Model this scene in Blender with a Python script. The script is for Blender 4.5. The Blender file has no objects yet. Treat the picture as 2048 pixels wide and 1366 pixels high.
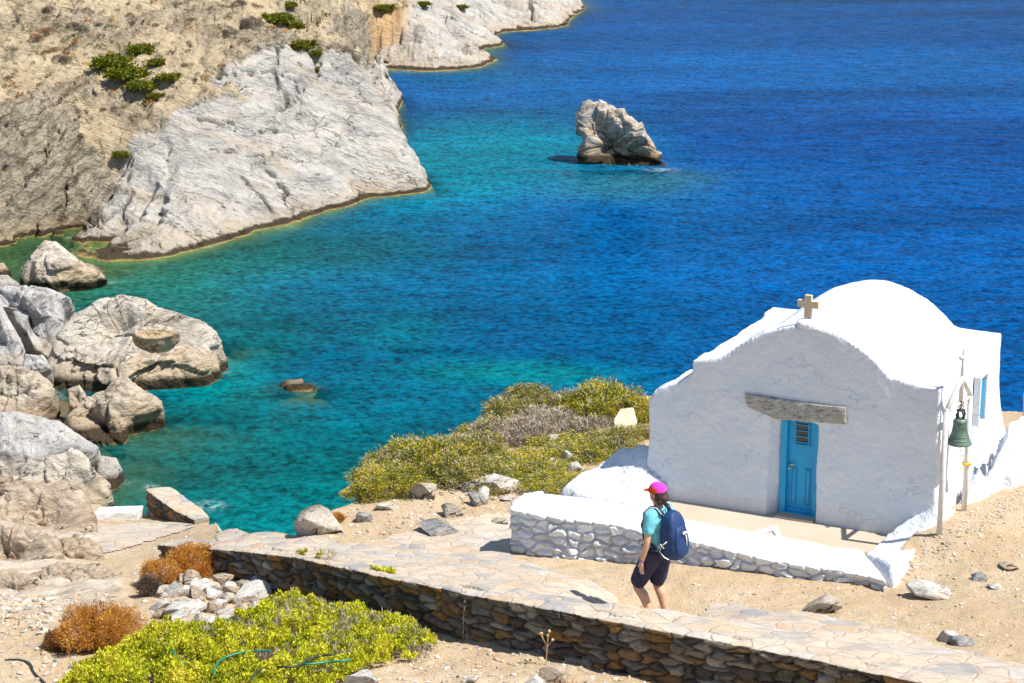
import bpy, bmesh, math, random
import numpy as np
from mathutils import Vector, Matrix
from mathutils.bvhtree import BVHTree
C = bpy.context; D = bpy.data; SC = C.scene; COL = SC.collection
R = math.radians
# ---------------------------------------------------------------- camera, sky, sun, exposure
PITCH = 15.4; FPX = 4220.0; CAMZ = 19.0
cam = D.objects.new("camera", D.cameras.new("camera")); COL.objects.link(cam)
cam.location = (0, 0, CAMZ); cam.rotation_euler = (R(90 - PITCH), 0, 0)
cam.data.lens = FPX / 2048 * 36; cam.data.sensor_width = 36; cam.data.clip_end = 60000; cam.data.clip_start = 0.5
SC.camera = cam
SUN_EL = 57.0
SUNV = Vector((0.92, -0.39, 0)).normalized() * math.cos(R(SUN_EL)); SUNV.z = math.sin(R(SUN_EL))
sun = D.objects.new("sun", D.lights.new("sun", 'SUN')); COL.objects.link(sun)
sun.data.energy = 4.4; sun.data.angle = R(0.5); sun.data.color = (1.0, 0.955, 0.88)
sun.rotation_euler = SUNV.to_track_quat('Z', 'Y').to_euler()
W = D.worlds.new("World"); SC.world = W; W.use_nodes = True
wn = W.node_tree; bgn = wn.nodes['Background']
sky = wn.nodes.new('ShaderNodeTexSky'); sky.sky_type = 'NISHITA'; sky.sun_disc = False
sky.sun_elevation = R(SUN_EL); sky.sun_rotation = math.atan2(SUNV.x, SUNV.y)
sky.air_density = 1.0; sky.dust_density = 0.3; sky.ozone_density = 2.0
wn.links.new(sky.outputs[0], bgn.inputs[0]); bgn.inputs[1].default_value = 0.085
SC.view_settings.view_transform = 'Standard'; SC.view_settings.look = 'None'
SC.view_settings.exposure = 0.68; SC.view_settings.gamma = 1.0
# ---------------------------------------------------------------- projection helpers
cp, sp = math.cos(R(PITCH)), math.sin(R(PITCH))
def ray(px, py):
    x = (px - 1024) / FPX; u = (683 - py) / FPX
    return np.array([x, cp + u * sp, -sp + u * cp])
def at_z(px, py, z):
    d = ray(px, py); return d * ((z - CAMZ) / d[2]) + np.array([0, 0, CAMZ])
def at_y(px, py, Y):
    d = ray(px, py); return d * (Y / d[1]) + np.array([0, 0, CAMZ])
def at_plane(px, py, p0, n):
    d = ray(px, py); o = np.array([0, 0, CAMZ]); return o + d * (np.dot(np.array(p0) - o, n) / np.dot(d, n))
def proj(P):
    P = np.asarray(P, float); x = P[..., 0]; y = P[..., 1]; z = P[..., 2] - CAMZ
    f = y * cp - z * sp; u = y * sp + z * cp
    return np.stack([1024 + FPX * x / f, 683 - FPX * u / f], -1)
# ---------------------------------------------------------------- noise
def _perm(seed):
    return np.random.RandomState(seed).permutation(256).astype(np.int64)
def perlin(P, seed=0):
    p = _perm(seed); P = np.asarray(P, float)
    i = np.floor(P).astype(np.int64); f = P - i; w = f * f * f * (f * (f * 6 - 15) + 10)
    g = np.random.RandomState(seed + 77).normal(size=(256, 3)); g /= np.linalg.norm(g, axis=1)[:, None]
    out = 0
    for dx in (0, 1):
        wx = w[:, 0] if dx else 1 - w[:, 0]
        for dy in (0, 1):
            wy = w[:, 1] if dy else 1 - w[:, 1]
            for dz in (0, 1):
                wz = w[:, 2] if dz else 1 - w[:, 2]
                h = p[(p[(p[(i[:, 0] + dx) & 255] + i[:, 1] + dy) & 255] + i[:, 2] + dz) & 255]
                gg = g[h]
                out = out + wx * wy * wz * (gg[:, 0] * (f[:, 0] - dx) + gg[:, 1] * (f[:, 1] - dy) + gg[:, 2] * (f[:, 2] - dz))
    return out * 1.5
def fbm(P, octv=4, seed=0, ridged=False, gain=.5):
    P = np.asarray(P, float); a = 1.0; s = 0; t = 0
    for k in range(octv):
        n = perlin(P * 2 ** k + 13.7 * k, seed + k)
        if ridged: n = 1 - 2 * np.abs(n)
        s = s + a * n; t += a; a *= gain
    return s / t
def worley(P, seed=0):
    P = np.asarray(P, float); dim = P.shape[1]; i = np.floor(P).astype(np.int64)
    rs = np.random.RandomState(seed); tab = rs.rand(4096, dim + 1)
    F1 = np.full(len(P), 9.); F2 = F1.copy(); ID = np.zeros(len(P)); CP = np.zeros_like(P)
    rng = [-1, 0, 1]; import itertools
    for off in itertools.product(rng, repeat=dim):
        c = i + np.array(off)
        h = (c[:, 0] * 73856093) ^ (c[:, 1] * 19349663)
        if dim == 3: h = h ^ (c[:, 2] * 83492791)
        t = tab[h & 4095]; pt = c + .1 + .8 * t[:, :dim]
        d = np.linalg.norm(P - pt, axis=1)
        m = d < F1
        F2 = np.where(m, F1, np.minimum(F2, d)); F1 = np.where(m, d, F1)
        ID = np.where(m, t[:, dim], ID); CP[m] = pt[m]
    return F1, F2, ID, CP
def sstep(a, b, x):
    t = np.clip((x - a) / (b - a), 0, 1); return t * t * (3 - 2 * t)
def segdist(P, poly, closed=False):
    P = np.asarray(P, float); poly = np.asarray(poly, float); n = len(poly); best = np.full(len(P), 1e9)
    for k in range(n if closed else n - 1):
        a = poly[k]; b = poly[(k + 1) % n]; ab = b - a
        t = np.clip(((P - a) @ ab) / max(ab @ ab, 1e-9), 0, 1)
        best = np.minimum(best, np.linalg.norm(P - a - t[:, None] * ab, axis=1))
    return best
def polysd(P, poly):          # positive inside
    P = np.asarray(P, float); poly = np.asarray(poly, float); n = len(poly); ins = np.zeros(len(P), bool)
    for k in range(n):
        a = poly[k]; b = poly[(k + 1) % n]
        c = (a[1] > P[:, 1]) != (b[1] > P[:, 1])
        xx = (b[0] - a[0]) * (P[:, 1] - a[1]) / (b[1] - a[1] + 1e-12) + a[0]
        ins ^= c & (P[:, 0] < xx)
    d = segdist(P, poly, True); return np.where(ins, d, -d)
class TPS:
    def __init__(s, pts, reg=1e-3):
        pts = np.array(pts, float); s.c = pts[:, :2]; n = len(pts)
        K = s.k(s.c); Pm = np.hstack([np.ones((n, 1)), s.c])
        A = np.zeros((n + 3, n + 3)); A[:n, :n] = K + reg * np.eye(n); A[:n, n:] = Pm; A[n:, :n] = Pm.T
        s.w = np.linalg.solve(A, np.concatenate([pts[:, 2], np.zeros(3)]))
    def k(s, q):
        r2 = ((q[:, None, :] - s.c[None]) ** 2).sum(-1); return .5 * r2 * np.log(r2 + 1e-9)
    def __call__(s, q):
        q = np.asarray(q, float); out = np.zeros(len(q)); n = len(s.c)
        for a in range(0, len(q), 20000):
            b = q[a:a + 20000]; out[a:a + 20000] = s.k(b) @ s.w[:n] + s.w[n] + b @ s.w[n + 1:]
        return out
# ---------------------------------------------------------------- mesh helpers
def mesh_np(name, V, F, attrs=None, smooth=True):
    me = D.meshes.new(name); V = np.asarray(V, np.float32)
    if isinstance(F, np.ndarray):
        nf, k = F.shape
        me.vertices.add(len(V)); me.vertices.foreach_set('co', V.ravel())
        me.loops.add(nf * k); me.loops.foreach_set('vertex_index', F.astype(np.int32).ravel())
        me.polygons.add(nf); me.polygons.foreach_set('loop_start', np.arange(0, nf * k, k, dtype=np.int32))
        me.update(calc_edges=True)
    else:
        me.from_pydata([tuple(v) for v in V], [], F)
    me.polygons.foreach_set('use_smooth', np.full(len(me.polygons), smooth))
    for nm, a in (attrs or {}).items():
        a = np.asarray(a, np.float32)
        if a.ndim == 1:
            at = me.attributes.new(nm, 'FLOAT', 'POINT'); at.data.foreach_set('value', a)
        else:
            if a.shape[1] == 3: a = np.hstack([a, np.ones((len(a), 1), np.float32)])
            at = me.attributes.new(nm, 'FLOAT_COLOR', 'POINT'); at.data.foreach_set('color', a.ravel())
    me.update(); return me
def grid_faces(nr, nc, flip=False):
    i = np.arange(nr * nc).reshape(nr, nc)
    a, b, c, d = i[:-1, :-1], i[:-1, 1:], i[1:, 1:], i[1:, :-1]
    f = np.stack([a, b, c, d] if not flip else [a, d, c, b], -1).reshape(-1, 4); return f
def link(name, me, mat=None, parent=None, loc=None):
    o = D.objects.new(name, me); COL.objects.link(o)
    if mat is not None and me is not None and len(me.materials) == 0: me.materials.append(mat)
    if parent is not None: o.parent = parent
    if loc is not None: o.location = loc
    return o
def tag(o, label=None, cat=None, group=None, kind=None):
    if label: o['label'] = label
    if cat: o['category'] = cat
    if group: o['group'] = group
    if kind: o['kind'] = kind
    return o
def empty(name, loc, rz=0):
    o = D.objects.new(name, None); COL.objects.link(o); o.location = loc; o.rotation_euler = (0, 0, rz); o.empty_display_size = .2; return o
def copy_tree(o, parent=None):
    c = o.copy(); COL.objects.link(c); c.parent = parent
    for ch in list(o.children): copy_tree(ch, c)
    return c
def srgb(r, g, b):
    f = lambda v: (v / 255 / 12.92) if v / 255 <= .04045 else ((v / 255 + .055) / 1.055) ** 2.4
    return (f(r), f(g), f(b), 1)
_ico = {}
def ico(n):
    if n not in _ico:
        bm = bmesh.new(); bmesh.ops.create_icosphere(bm, subdivisions=n, radius=1)
        _ico[n] = (np.array([v.co[:] for v in bm.verts]), np.array([[v.index for v in f.verts] for f in bm.faces])); bm.free()
    return _ico[n]
class MB:                     # collects simple shapes in one mesh
    def __init__(s): s.V = []; s.F = []; s.n = 0
    def add(s, V, F):
        V = np.asarray(V, float); s.V.append(V); s.F += [[int(i) + s.n for i in f] for f in F]; s.n += len(V); return s
    def box(s, c, d, rot=None):
        V = np.array([[x, y, z] for x in (-.5, .5) for y in (-.5, .5) for z in (-.5, .5)]) * np.array(d)
        if rot is not None: V = V @ np.array(rot).T
        return s.add(V + np.array(c), [(0, 1, 3, 2), (4, 6, 7, 5), (0, 4, 5, 1), (2, 3, 7, 6), (0, 2, 6, 4), (1, 5, 7, 3)])
    def tube(s, pts, r, n=10, closed_ends=True):
        pts = [np.array(p, float) for p in pts]; rs = r if hasattr(r, '__len__') else [r] * len(pts); V = []; F = []
        for k, p in enumerate(pts):
            t = pts[min(k + 1, len(pts) - 1)] - pts[max(k - 1, 0)]; t /= np.linalg.norm(t) + 1e-12
            a = np.array([0, 0, 1.]) if abs(t[2]) < .9 else np.array([1., 0, 0])
            u = np.cross(t, a); u /= np.linalg.norm(u); v = np.cross(t, u)
            for j in range(n):
                an = 2 * math.pi * j / n; V.append(p + rs[k] * (math.cos(an) * u + math.sin(an) * v))
        for k in range(len(pts) - 1):
            for j in range(n): F.append((k * n + j, k * n + (j + 1) % n, (k + 1) * n + (j + 1) % n, (k + 1) * n + j))
        if closed_ends: F.append(list(range(n))[::-1]); F.append([(len(pts) - 1) * n + j for j in range(n)])
        return s.add(V, F)
    def ball(s, c, r, rot=None, n=2):
        V, F = ico(n); V = V * np.array(r)
        if rot is not None: V = V @ np.array(rot).T
        return s.add(V + np.array(c), F)
    def chain(s, pts, rs, n=14):   # capsules
        for k in range(len(pts)): s.ball(pts[k], rs[k] * 1.0, n=2)
        for k in range(len(pts) - 1): s.tube([pts[k], pts[k + 1]], [rs[k], rs[k + 1]], n)
        return s
    def prism(s, poly3, vec):
        poly3 = [np.array(p, float) for p in poly3]; n = len(poly3); V = poly3 + [p + np.array(vec) for p in poly3]
        return s.add(V, [list(range(n))[::-1], [n + i for i in range(n)]] + [(i, (i + 1) % n, n + (i + 1) % n, n + i) for i in range(n)])
    def lathe(s, prof, c, n=32):
        V = []; F = []; m = len(prof)
        for (r, z) in prof:
            for j in range(n): a = 2 * math.pi * j / n; V.append((c[0] + r * math.cos(a), c[1] + r * math.sin(a), c[2] + z))
        for k in range(m - 1):
            for j in range(n): F.append((k * n + j, k * n + (j + 1) % n, (k + 1) * n + (j + 1) % n, (k + 1) * n + j))
        return s.add(V, F)
    def mesh(s, name, smooth=False): 
        me = mesh_np(name, np.vstack(s.V), s.F, smooth=smooth)
        bm = bmesh.new(); bm.from_mesh(me); bmesh.ops.recalc_face_normals(bm, faces=bm.faces); bm.to_mesh(me); bm.free(); return me
    def build(s, name, mat, parent=None, smooth=False, bevel=0):
        me = s.mesh(name, smooth)
        if bevel:
            bm = bmesh.new(); bm.from_mesh(me)
            es = [e for e in bm.edges if len(e.link_faces) == 2 and e.calc_face_angle(0) > .6]
            bmesh.ops.bevel(bm, geom=es, offset=bevel, segments=2, affect='EDGES', profile=.6, clamp_overlap=True); bm.to_mesh(me); bm.free()
        return link(name, me, mat, parent)
def remeshed(mb, voxel, smooth=3, factor=.5):
    me = mb.mesh("tmp_src"); o = D.objects.new("tmp_src", me); COL.objects.link(o)
    m = o.modifiers.new("r", 'REMESH'); m.mode = 'VOXEL'; m.voxel_size = voxel; m.use_smooth_shade = True
    if smooth: q = o.modifiers.new("s", 'SMOOTH'); q.iterations = smooth; q.factor = factor
    dg = C.evaluated_depsgraph_get(); out = D.meshes.new_from_object(o.evaluated_get(dg))
    D.objects.remove(o); D.meshes.remove(me)
    out.polygons.foreach_set('use_smooth', np.full(len(out.polygons), True)); return out
def getV(me):
    V = np.zeros(len(me.vertices) * 3, np.float32); me.vertices.foreach_get('co', V); return V.reshape(-1, 3).astype(float)
def setV(me, V): me.vertices.foreach_set('co', np.asarray(V, np.float32).ravel()); me.update()
def getN(me):
    V = np.zeros(len(me.vertices) * 3, np.float32); me.vertices.foreach_get('normal', V); return V.reshape(-1, 3).astype(float)
# ---------------------------------------------------------------- material helpers
class G:
    def __init__(s, name):
        s.m = D.materials.new(name); s.m.use_nodes = True; s.t = s.m.node_tree; s.bs = s.t.nodes['Principled BSDF']; s.out = s.t.nodes['Material Output']
    def n(s, typ, ins=None, out=0, **pr):
        nd = s.t.nodes.new('ShaderNode' + typ)
        for k, v in pr.items(): setattr(nd, k, v)
        for k, v in (ins or {}).items():
            if hasattr(v, 'is_output') or isinstance(v, bpy.types.NodeSocket): s.t.links.new(v, nd.inputs[k])
            else: nd.inputs[k].default_value = v
        return nd.outputs[out] if out is not None else nd
    def set(s, k, v):
        if isinstance(v, bpy.types.NodeSocket): s.t.links.new(v, s.bs.inputs[k])
        else: s.bs.inputs[k].default_value = v
    def math(s, op, a, b=0.0, c=0.0, clamp=False): return s.n('Math', {0: a, 1: b, 2: c}, operation=op, use_clamp=clamp)
    def mix(s, f, a, b, bt='MIX'):
        nd = s.t.nodes.new('ShaderNodeMix'); nd.data_type = 'RGBA'; nd.blend_type = bt
        for k, v in ((0, f), (6, a), (7, b)):
            if isinstance(v, bpy.types.NodeSocket): s.t.links.new(v, nd.inputs[k])
            else: nd.inputs[k].default_value = v
        return nd.outputs[2]
    def ramp(s, f, stops, interp='LINEAR'):
        nd = s.t.nodes.new('ShaderNodeValToRGB'); s.t.links.new(f, nd.inputs[0]); cr = nd.color_ramp; cr.interpolation = interp
        while len(cr.elements) < len(stops): cr.elements.new(.5)
        for e, (p, c) in zip(cr.elements, stops): e.position = p; e.color = c if hasattr(c, '__len__') else (c, c, c, 1)
        return nd.outputs[0]
    def rng(s, v, a, b, c=0., d=1.): return s.n('MapRange', {0: v, 1: a, 2: b, 3: c, 4: d})
    def co(s, world=False):
        return s.n('NewGeometry', out=0) if world else s.n('TexCoord', out=3)
    def mp(s, v, sc=(1, 1, 1), rot=(0, 0, 0), loc=(0, 0, 0)):      # turn first, then stretch
        if any(rot): v = s.n('Mapping', {0: v, 2: rot})
        return s.n('Mapping', {0: v, 1: loc, 3: sc})
    def noise(s, v, sc, det=4, ro=.55, dis=0, out=0): return s.n('TexNoise', {'Vector': v, 'Scale': sc, 'Detail': det, 'Roughness': ro, 'Distortion': dis}, out=out)
    def voro(s, v, sc, feat='F1', out=0, rnd=1.): return s.n('TexVoronoi', {'Vector': v, 'Scale': sc, 'Randomness': rnd}, out=out, feature=feat)
    def attr(s, nm, out=2): return s.n('Attribute', out=out, attribute_name=nm)
    def bump(s, h, st=.5, dist=.02, nrm=None):
        i = {'Height': h, 'Strength': st, 'Distance': dist}
        if nrm is not None: i['Normal'] = nrm
        return s.n('Bump', i)
def c4(r, g, b): return (r, g, b, 1)
def plain(name, col, rough=.6, metal=0, noise=.0, nsc=20, bump=0, spec=.5):
    g = G(name); 
    if noise or bump:
        nz = g.noise(g.co(), nsc, 5, .6)
        if noise: g.set('Base Color', g.ramp(nz, [(.3, tuple(c * (1 - noise) for c in col[:3]) + (1,)), (.7, tuple(min(1, c * (1 + noise)) for c in col[:3]) + (1,))]))
        else: g.set('Base Color', col)
        if bump: g.set('Normal', g.bump(nz, bump, .01))
    else: g.set('Base Color', col)
    g.set('Roughness', rough); g.set('Metallic', metal); g.set('Specular IOR Level', spec); return g.m
def rock_mat(name, light, mid, dark, ochre, sc=1., ochre_amt=.5, strata=(.5, .3, .4), waterline=True, world=False, contrast=1., bumpd=.12, wl=.3):
    g = G(name); co = g.co(world)
    w = g.noise(co, .35 * sc, 4, .5, 0, 1)
    cow = g.n('VectorMath', {0: co, 1: g.n('VectorMath', {0: w, 3: .9 / sc}, operation='SCALE')}, operation='ADD')
    st = g.mp(cow, (1, 1, 3.0), strata)
    s1 = g.noise(st, .7 * sc, 9, .6); s2 = g.noise(st, 3.2 * sc, 6, .65)
    lg = g.noise(co, .5 * sc, 5, .55)
    c = g.ramp(s1, [(.33, dark), (.43, mid), (.56, light), (.75, tuple(min(1, q * 1.12) for q in light[:3]) + (1,))])
    f = g.rng(lg, .5, .66, 0, ochre_amt); c = g.mix(f, c, ochre)
    c = g.mix(g.rng(s2, .38, .62, .34 * contrast, 0), c, dark)
    # fine speckle
    fine = g.noise(co, 11 * sc, 6, .7); c = g.mix(g.rng(fine, .32, .5, .35 * contrast, 0), c, tuple(q * .55 for q in dark[:3]) + (1,))
    dash = g.noise(g.mp(cow, (.8, .8, 2.4), (strata[1], -strata[0], strata[2])), 3.2 * sc, 5, .7); c = g.mix(g.rng(dash, .30, .36, .7, 0), c, c4(.06, .05, .04))
    # fissures: thin irregular lines where the warped noise crosses its mid value
    ck = g.noise(st, .42 * sc, 5, .6); ln = g.math('ABSOLUTE', g.math('SUBTRACT', ck, .5))
    brk = g.noise(co, 1.3 * sc, 3, .5)
    crk = g.math('MULTIPLY', g.rng(ln, 0.0, .010, 1, 0), g.rng(brk, .48, .56, 0, 1))
    c = g.mix(g.math('MULTIPLY', crk, .8), c, c4(.035, .03, .025))
    if waterline:
        z = g.n('SeparateXYZ', {0: g.n('NewGeometry', out=0)}, out=2)
        zn = g.math('ADD', z, g.math('MULTIPLY', g.noise(co, 2.5, 4, .6), -.25))
        c = g.mix(g.rng(zn, wl + .25, wl + .75, .5, 0), c, g.mix(.5, ochre, dark))
        c = g.mix(g.rng(zn, wl * .55, wl * 1.05, .96, 0), c, c4(.045, .032, .018))
        c = g.mix(g.rng(zn, -.22, -.06, 1, 0), c, c4(.50, .34, .10))
    g.set('Base Color', c); g.set('Roughness', .93); g.set('Specular IOR Level', .15)
    h = g.math('ADD', g.math('MULTIPLY', s1, .9), g.math('MULTIPLY', s2, .45)); h = g.math('ADD', h, g.math('MULTIPLY', fine, .14)); h = g.math('SUBTRACT', h, g.math('MULTIPLY', crk, .35)); h = g.math('ADD', h, g.math('MULTIPLY', dash, .3))
    g.set('Normal', g.bump(h, 1.0, bumpd / sc * 2.0)); return g.m
M = {}
M['rock_pale'] = rock_mat('pale_rock', c4(.62, .56, .47), c4(.52, .465, .39), c4(.27, .23, .18), c4(.62, .43, .23), 1.0, .6, (.35, .5, .8), contrast=.7)
M['rock_grey'] = rock_mat('grey_rock', c4(.57, .55, .525), c4(.45, .43, .41), c4(.18, .18, .18), c4(.55, .43, .29), 1.1, .4, (-.4, .6, .3), contrast=.8)
M['rock_tan'] = rock_mat('tan_rock', c4(.58, .51, .415), c4(.47, .40, .31), c4(.20, .165, .12), c4(.55, .34, .15), 1.3, .5)
M['rock_ochre'] = rock_mat('ochre_rock', c4(.58, .47, .32), c4(.54, .40, .24), c4(.26, .19, .12), c4(.60, .36, .12), 1.6, .6, waterline=False)
M['rock_islet'] = rock_mat('islet_rock', c4(.62, .57, .50), c4(.46, .40, .33), c4(.17, .13, .09), c4(.60, .36, .15), 1.8, .5, wl=.45, contrast=1.3)
M['rock_small'] = rock_mat('small_rock', c4(.66, .63, .58), c4(.55, .52, .48), c4(.30, .28, .25), c4(.58, .38, .22), 5.0, .5, waterline=False)
M['rock_dry'] = rock_mat('dry_outcrop_rock', c4(.57, .475, .37), c4(.48, .375, .27), c4(.25, .19, .13), c4(.55, .32, .16), 1.7, .8, waterline=False)
M['rock_slate'] = rock_mat('slate_rock', c4(.44, .43, .41), c4(.27, .265, .26), c4(.11, .105, .10), c4(.5, .35, .2), 4.0, .3, waterline=False)
def plaster(name, col, bd=.01):
    g = G(name); co = g.co(); a = g.noise(co, 2.2, 5, .55); b = g.noise(co, 11, 5, .6); d = g.noise(co, 45, 3, .6)
    c = g.mix(g.rng(a, .35, .7, 0, .55), col, c4(col[0] * .90, col[1] * .91, col[2] * .93))
    sp_ = g.noise(co, 6.5, 8, .7); c = g.mix(g.rng(sp_, .69, .73, 0, .4), c, c4(.5, .49, .46))
    g.set('Roughness', .9); g.set('Specular IOR Level', .2)
    gz = g.n('SeparateXYZ', {0: co}, out=2); c = g.mix(g.math('MULTIPLY', g.rng(g.math('ADD', gz, g.math('MULTIPLY', b, -.35)), -.12, .05, 1, 0), .30), c, c4(.48, .40, .30))
    ck = g.math('ABSOLUTE', g.math('SUBTRACT', g.noise(co, .75, 5, .6, .3), .5)); ck = g.math('MULTIPLY', g.rng(ck, 0, .006, 1, 0), g.rng(g.noise(co, 1.0, 2, .5), .54, .60, 0, 1)); c = g.mix(g.math('MULTIPLY', ck, .10), c, c4(.42, .41, .40)); g.set('Base Color', c)
    lp_ = g.noise(co, 5.0, 2, .5); h = g.math('ADD', g.math('MULTIPLY', a, 1.6), g.math('MULTIPLY', b, .8)); h = g.math('ADD', h, g.math('MULTIPLY', d, .22)); h = g.math('SUBTRACT', h, g.math('MULTIPLY', ck, .22)); h = g.math('ADD', h, g.rng(lp_, .58, .72, 0, .22))
    g.set('Normal', g.bump(h, .8, bd * 4)); return g.m
M['white'] = plaster('whitewash_plaster', c4(.72, .745, .785))
M['white_stone'] = plaster('whitewashed_stone', c4(.72, .745, .785), .014)
def attr_mat(name, bumps=((40, .6, .006),), rough=.9, var=.25, nsc=9, transl=0, attrn='col', cracks=False):
    g = G(name); co = g.co(); nz = g.noise(co, nsc, 6, .65); c = g.attr(attrn, 0)
    c = g.mix(1.0, c, g.ramp(nz, [(.3, 1 - var), (.7, 1 + 0 * var)]), 'MULTIPLY') if var else c
    g.set('Base Color', c); g.set('Roughness', rough); g.set('Specular IOR Level', .2)
    if bumps:
        h = g.noise(g.mp(co, (1, 1, 2.2)), bumps[0][0], 7, .65); g.set('Normal', g.bump(h, bumps[0][1], bumps[0][2]))
    if transl:
        tr = g.n('BsdfTranslucent', {0: c}); mx = g.n('MixShader', {0: transl, 1: g.bs.outputs[0], 2: tr}); g.t.links.new(mx, g.out.inputs[0])
    return g.m
M['leaf'] = attr_mat('leaf', bumps=(), var=0, rough=.65, transl=.22)
M['twig'] = attr_mat('twig', bumps=(), var=0, rough=.9)
M['stone_wall'] = attr_mat('rubble_stone', ((22, .9, .03),), .92, .45, 14)
# gravel ground
def ground_mat():
    g = G('dry_gravel_ground'); co = g.co(True)
    a = g.noise(co, .7, 6, .6); b = g.noise(co, 5, 6, .65); f = g.noise(co, 38, 5, .7)
    c = g.ramp(a, [(.3, c4(.43, .325, .205)), (.5, c4(.49, .38, .25)), (.7, c4(.55, .445, .315))])
    c = g.mix(g.rng(b, .38, .65, .0, .45), c, c4(.42, .275, .14))
    v1 = g.voro(co, 26, out=1); e1 = g.voro(co, 26, out=0)
    pv = g.n('SeparateColor', {0: v1}, out=0)
    peb = g.math('MULTIPLY', g.rng(pv, .72, .76, 0, 1), g.rng(e1, .30, .42, 1, 0))
    c = g.mix(g.math('MULTIPLY', peb, .8), c, g.ramp(g.n('SeparateColor', {0: v1}, out=1), [(0, c4(.26, .21, .15)), (.4, c4(.60, .52, .43)), (.8, c4(.72, .68, .62)), (1, c4(.50, .33, .2))]))
    c = g.mix(g.rng(f, .34, .5, .5, 0), c, c4(.22, .165, .10))
    rk = g.attr('rock'); rc = g.ramp(g.noise(g.mp(co, (1, 1, 5), (.4, .3, 0)), 1.6, 9, .65), [(.32, c4(.22, .175, .12)), (.45, c4(.42, .345, .26)), (.6, c4(.52, .455, .375)), (.8, c4(.52, .35, .20))])
    c = g.mix(rk, c, rc)
    z = g.n('SeparateXYZ', {0: co}, out=2)
    c = g.mix(g.rng(z, .1, .5, .95, 0), c, c4(.10, .075, .04)); c = g.mix(g.rng(z, -.3, 0, 1, 0), c, c4(.24, .19, .08))
    g.set('Base Color', c); g.set('Roughness', .97); g.set('Specular IOR Level', .1)
    h = g.math('ADD', g.math('MULTIPLY', b, .5), g.math('MULTIPLY', f, .35)); h = g.math('ADD', h, g.math('MULTIPLY', peb, .5))
    g.set('Normal', g.bump(h, .8, .035)); return g.m
M['ground'] = ground_mat()
def flag_mat(name, sc=4.3):
    g = G(name); co = g.co(True); w = g.noise(co, 2.2, 3, .5, 0, 1)
    cw = g.n('VectorMath', {0: g.mp(co, (.8, 1.15, 0), (0, 0, .5)), 1: g.n('VectorMath', {0: w, 3: .22}, operation='SCALE')}, operation='ADD')
    col = g.voro(cw, sc, out=1); ed = g.voro(cw, sc, 'DISTANCE_TO_EDGE'); r_ = g.n('SeparateColor', {0: col}, out=0); r2 = g.n('SeparateColor', {0: col}, out=1)
    stone = g.ramp(r_, [(0, c4(.53, .45, .36)), (.25, c4(.58, .45, .32)), (.42, c4(.36, .355, .35)), (.6, c4(.56, .51, .45)), (.78, c4(.56, .37, .22)), (.9, c4(.29, .295, .30))], 'CONSTANT')
    n1 = g.noise(g.mp(co, (1, 3, 1), (0, 0, .6)), 5, 7, .65); stone = g.mix(g.rng(n1, .3, .7, .35, 0), stone, c4(.30, .26, .22))
    stone = g.mix(g.rng(g.noise(co, 1.6, 5, .6), .42, .58, 0, .8), stone, c4(.56, .46, .35)); stone = g.mix(g.rng(g.noise(g.mp(co, (.6, 2.6, 1), (0, 0, .5)), 3.0, 5, .6), .52, .62, 0, .5), stone, c4(.34, .335, .33))
    mor = g.rng(ed, .02, .07, .6, 0); edn = g.math('MULTIPLY', mor, g.rng(g.noise(co, 9, 4), .3, .6, .55, 1))
    c = g.mix(edn, stone, c4(.46, .38, .29)); fi = g.noise(co, 30, 5, .7); c = g.mix(g.rng(fi, .33, .48, .35, 0), c, c4(.25, .2, .15))
    g.set('Base Color', c); g.set('Roughness', .9); g.set('Specular IOR Level', .2)
    h = g.math('SUBTRACT', g.math('MULTIPLY', n1, .5), g.math('MULTIPLY', mor, .5)); h = g.math('ADD', h, g.math('MULTIPLY', r2, .3)); g.set('Normal', g.bump(h, .8, .03)); return g.m
M['flag'] = flag_mat('flagstone_paving')
def concrete():
    g = G('beige_terrace'); co = g.co(True); a = g.noise(co, 1.4, 6, .6); b = g.noise(co, 14, 6, .7)
    c = g.ramp(a, [(.3, c4(.45, .375, .28)), (.7, c4(.52, .445, .34))]); c = g.mix(g.rng(b, .3, .5, .35, 0), c, c4(.40, .32, .22))
    g.set('Base Color', c); g.set('Roughness', .93); g.set('Normal', g.bump(b, .4, .01)); return g.m
M['terrace'] = concrete()
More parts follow.
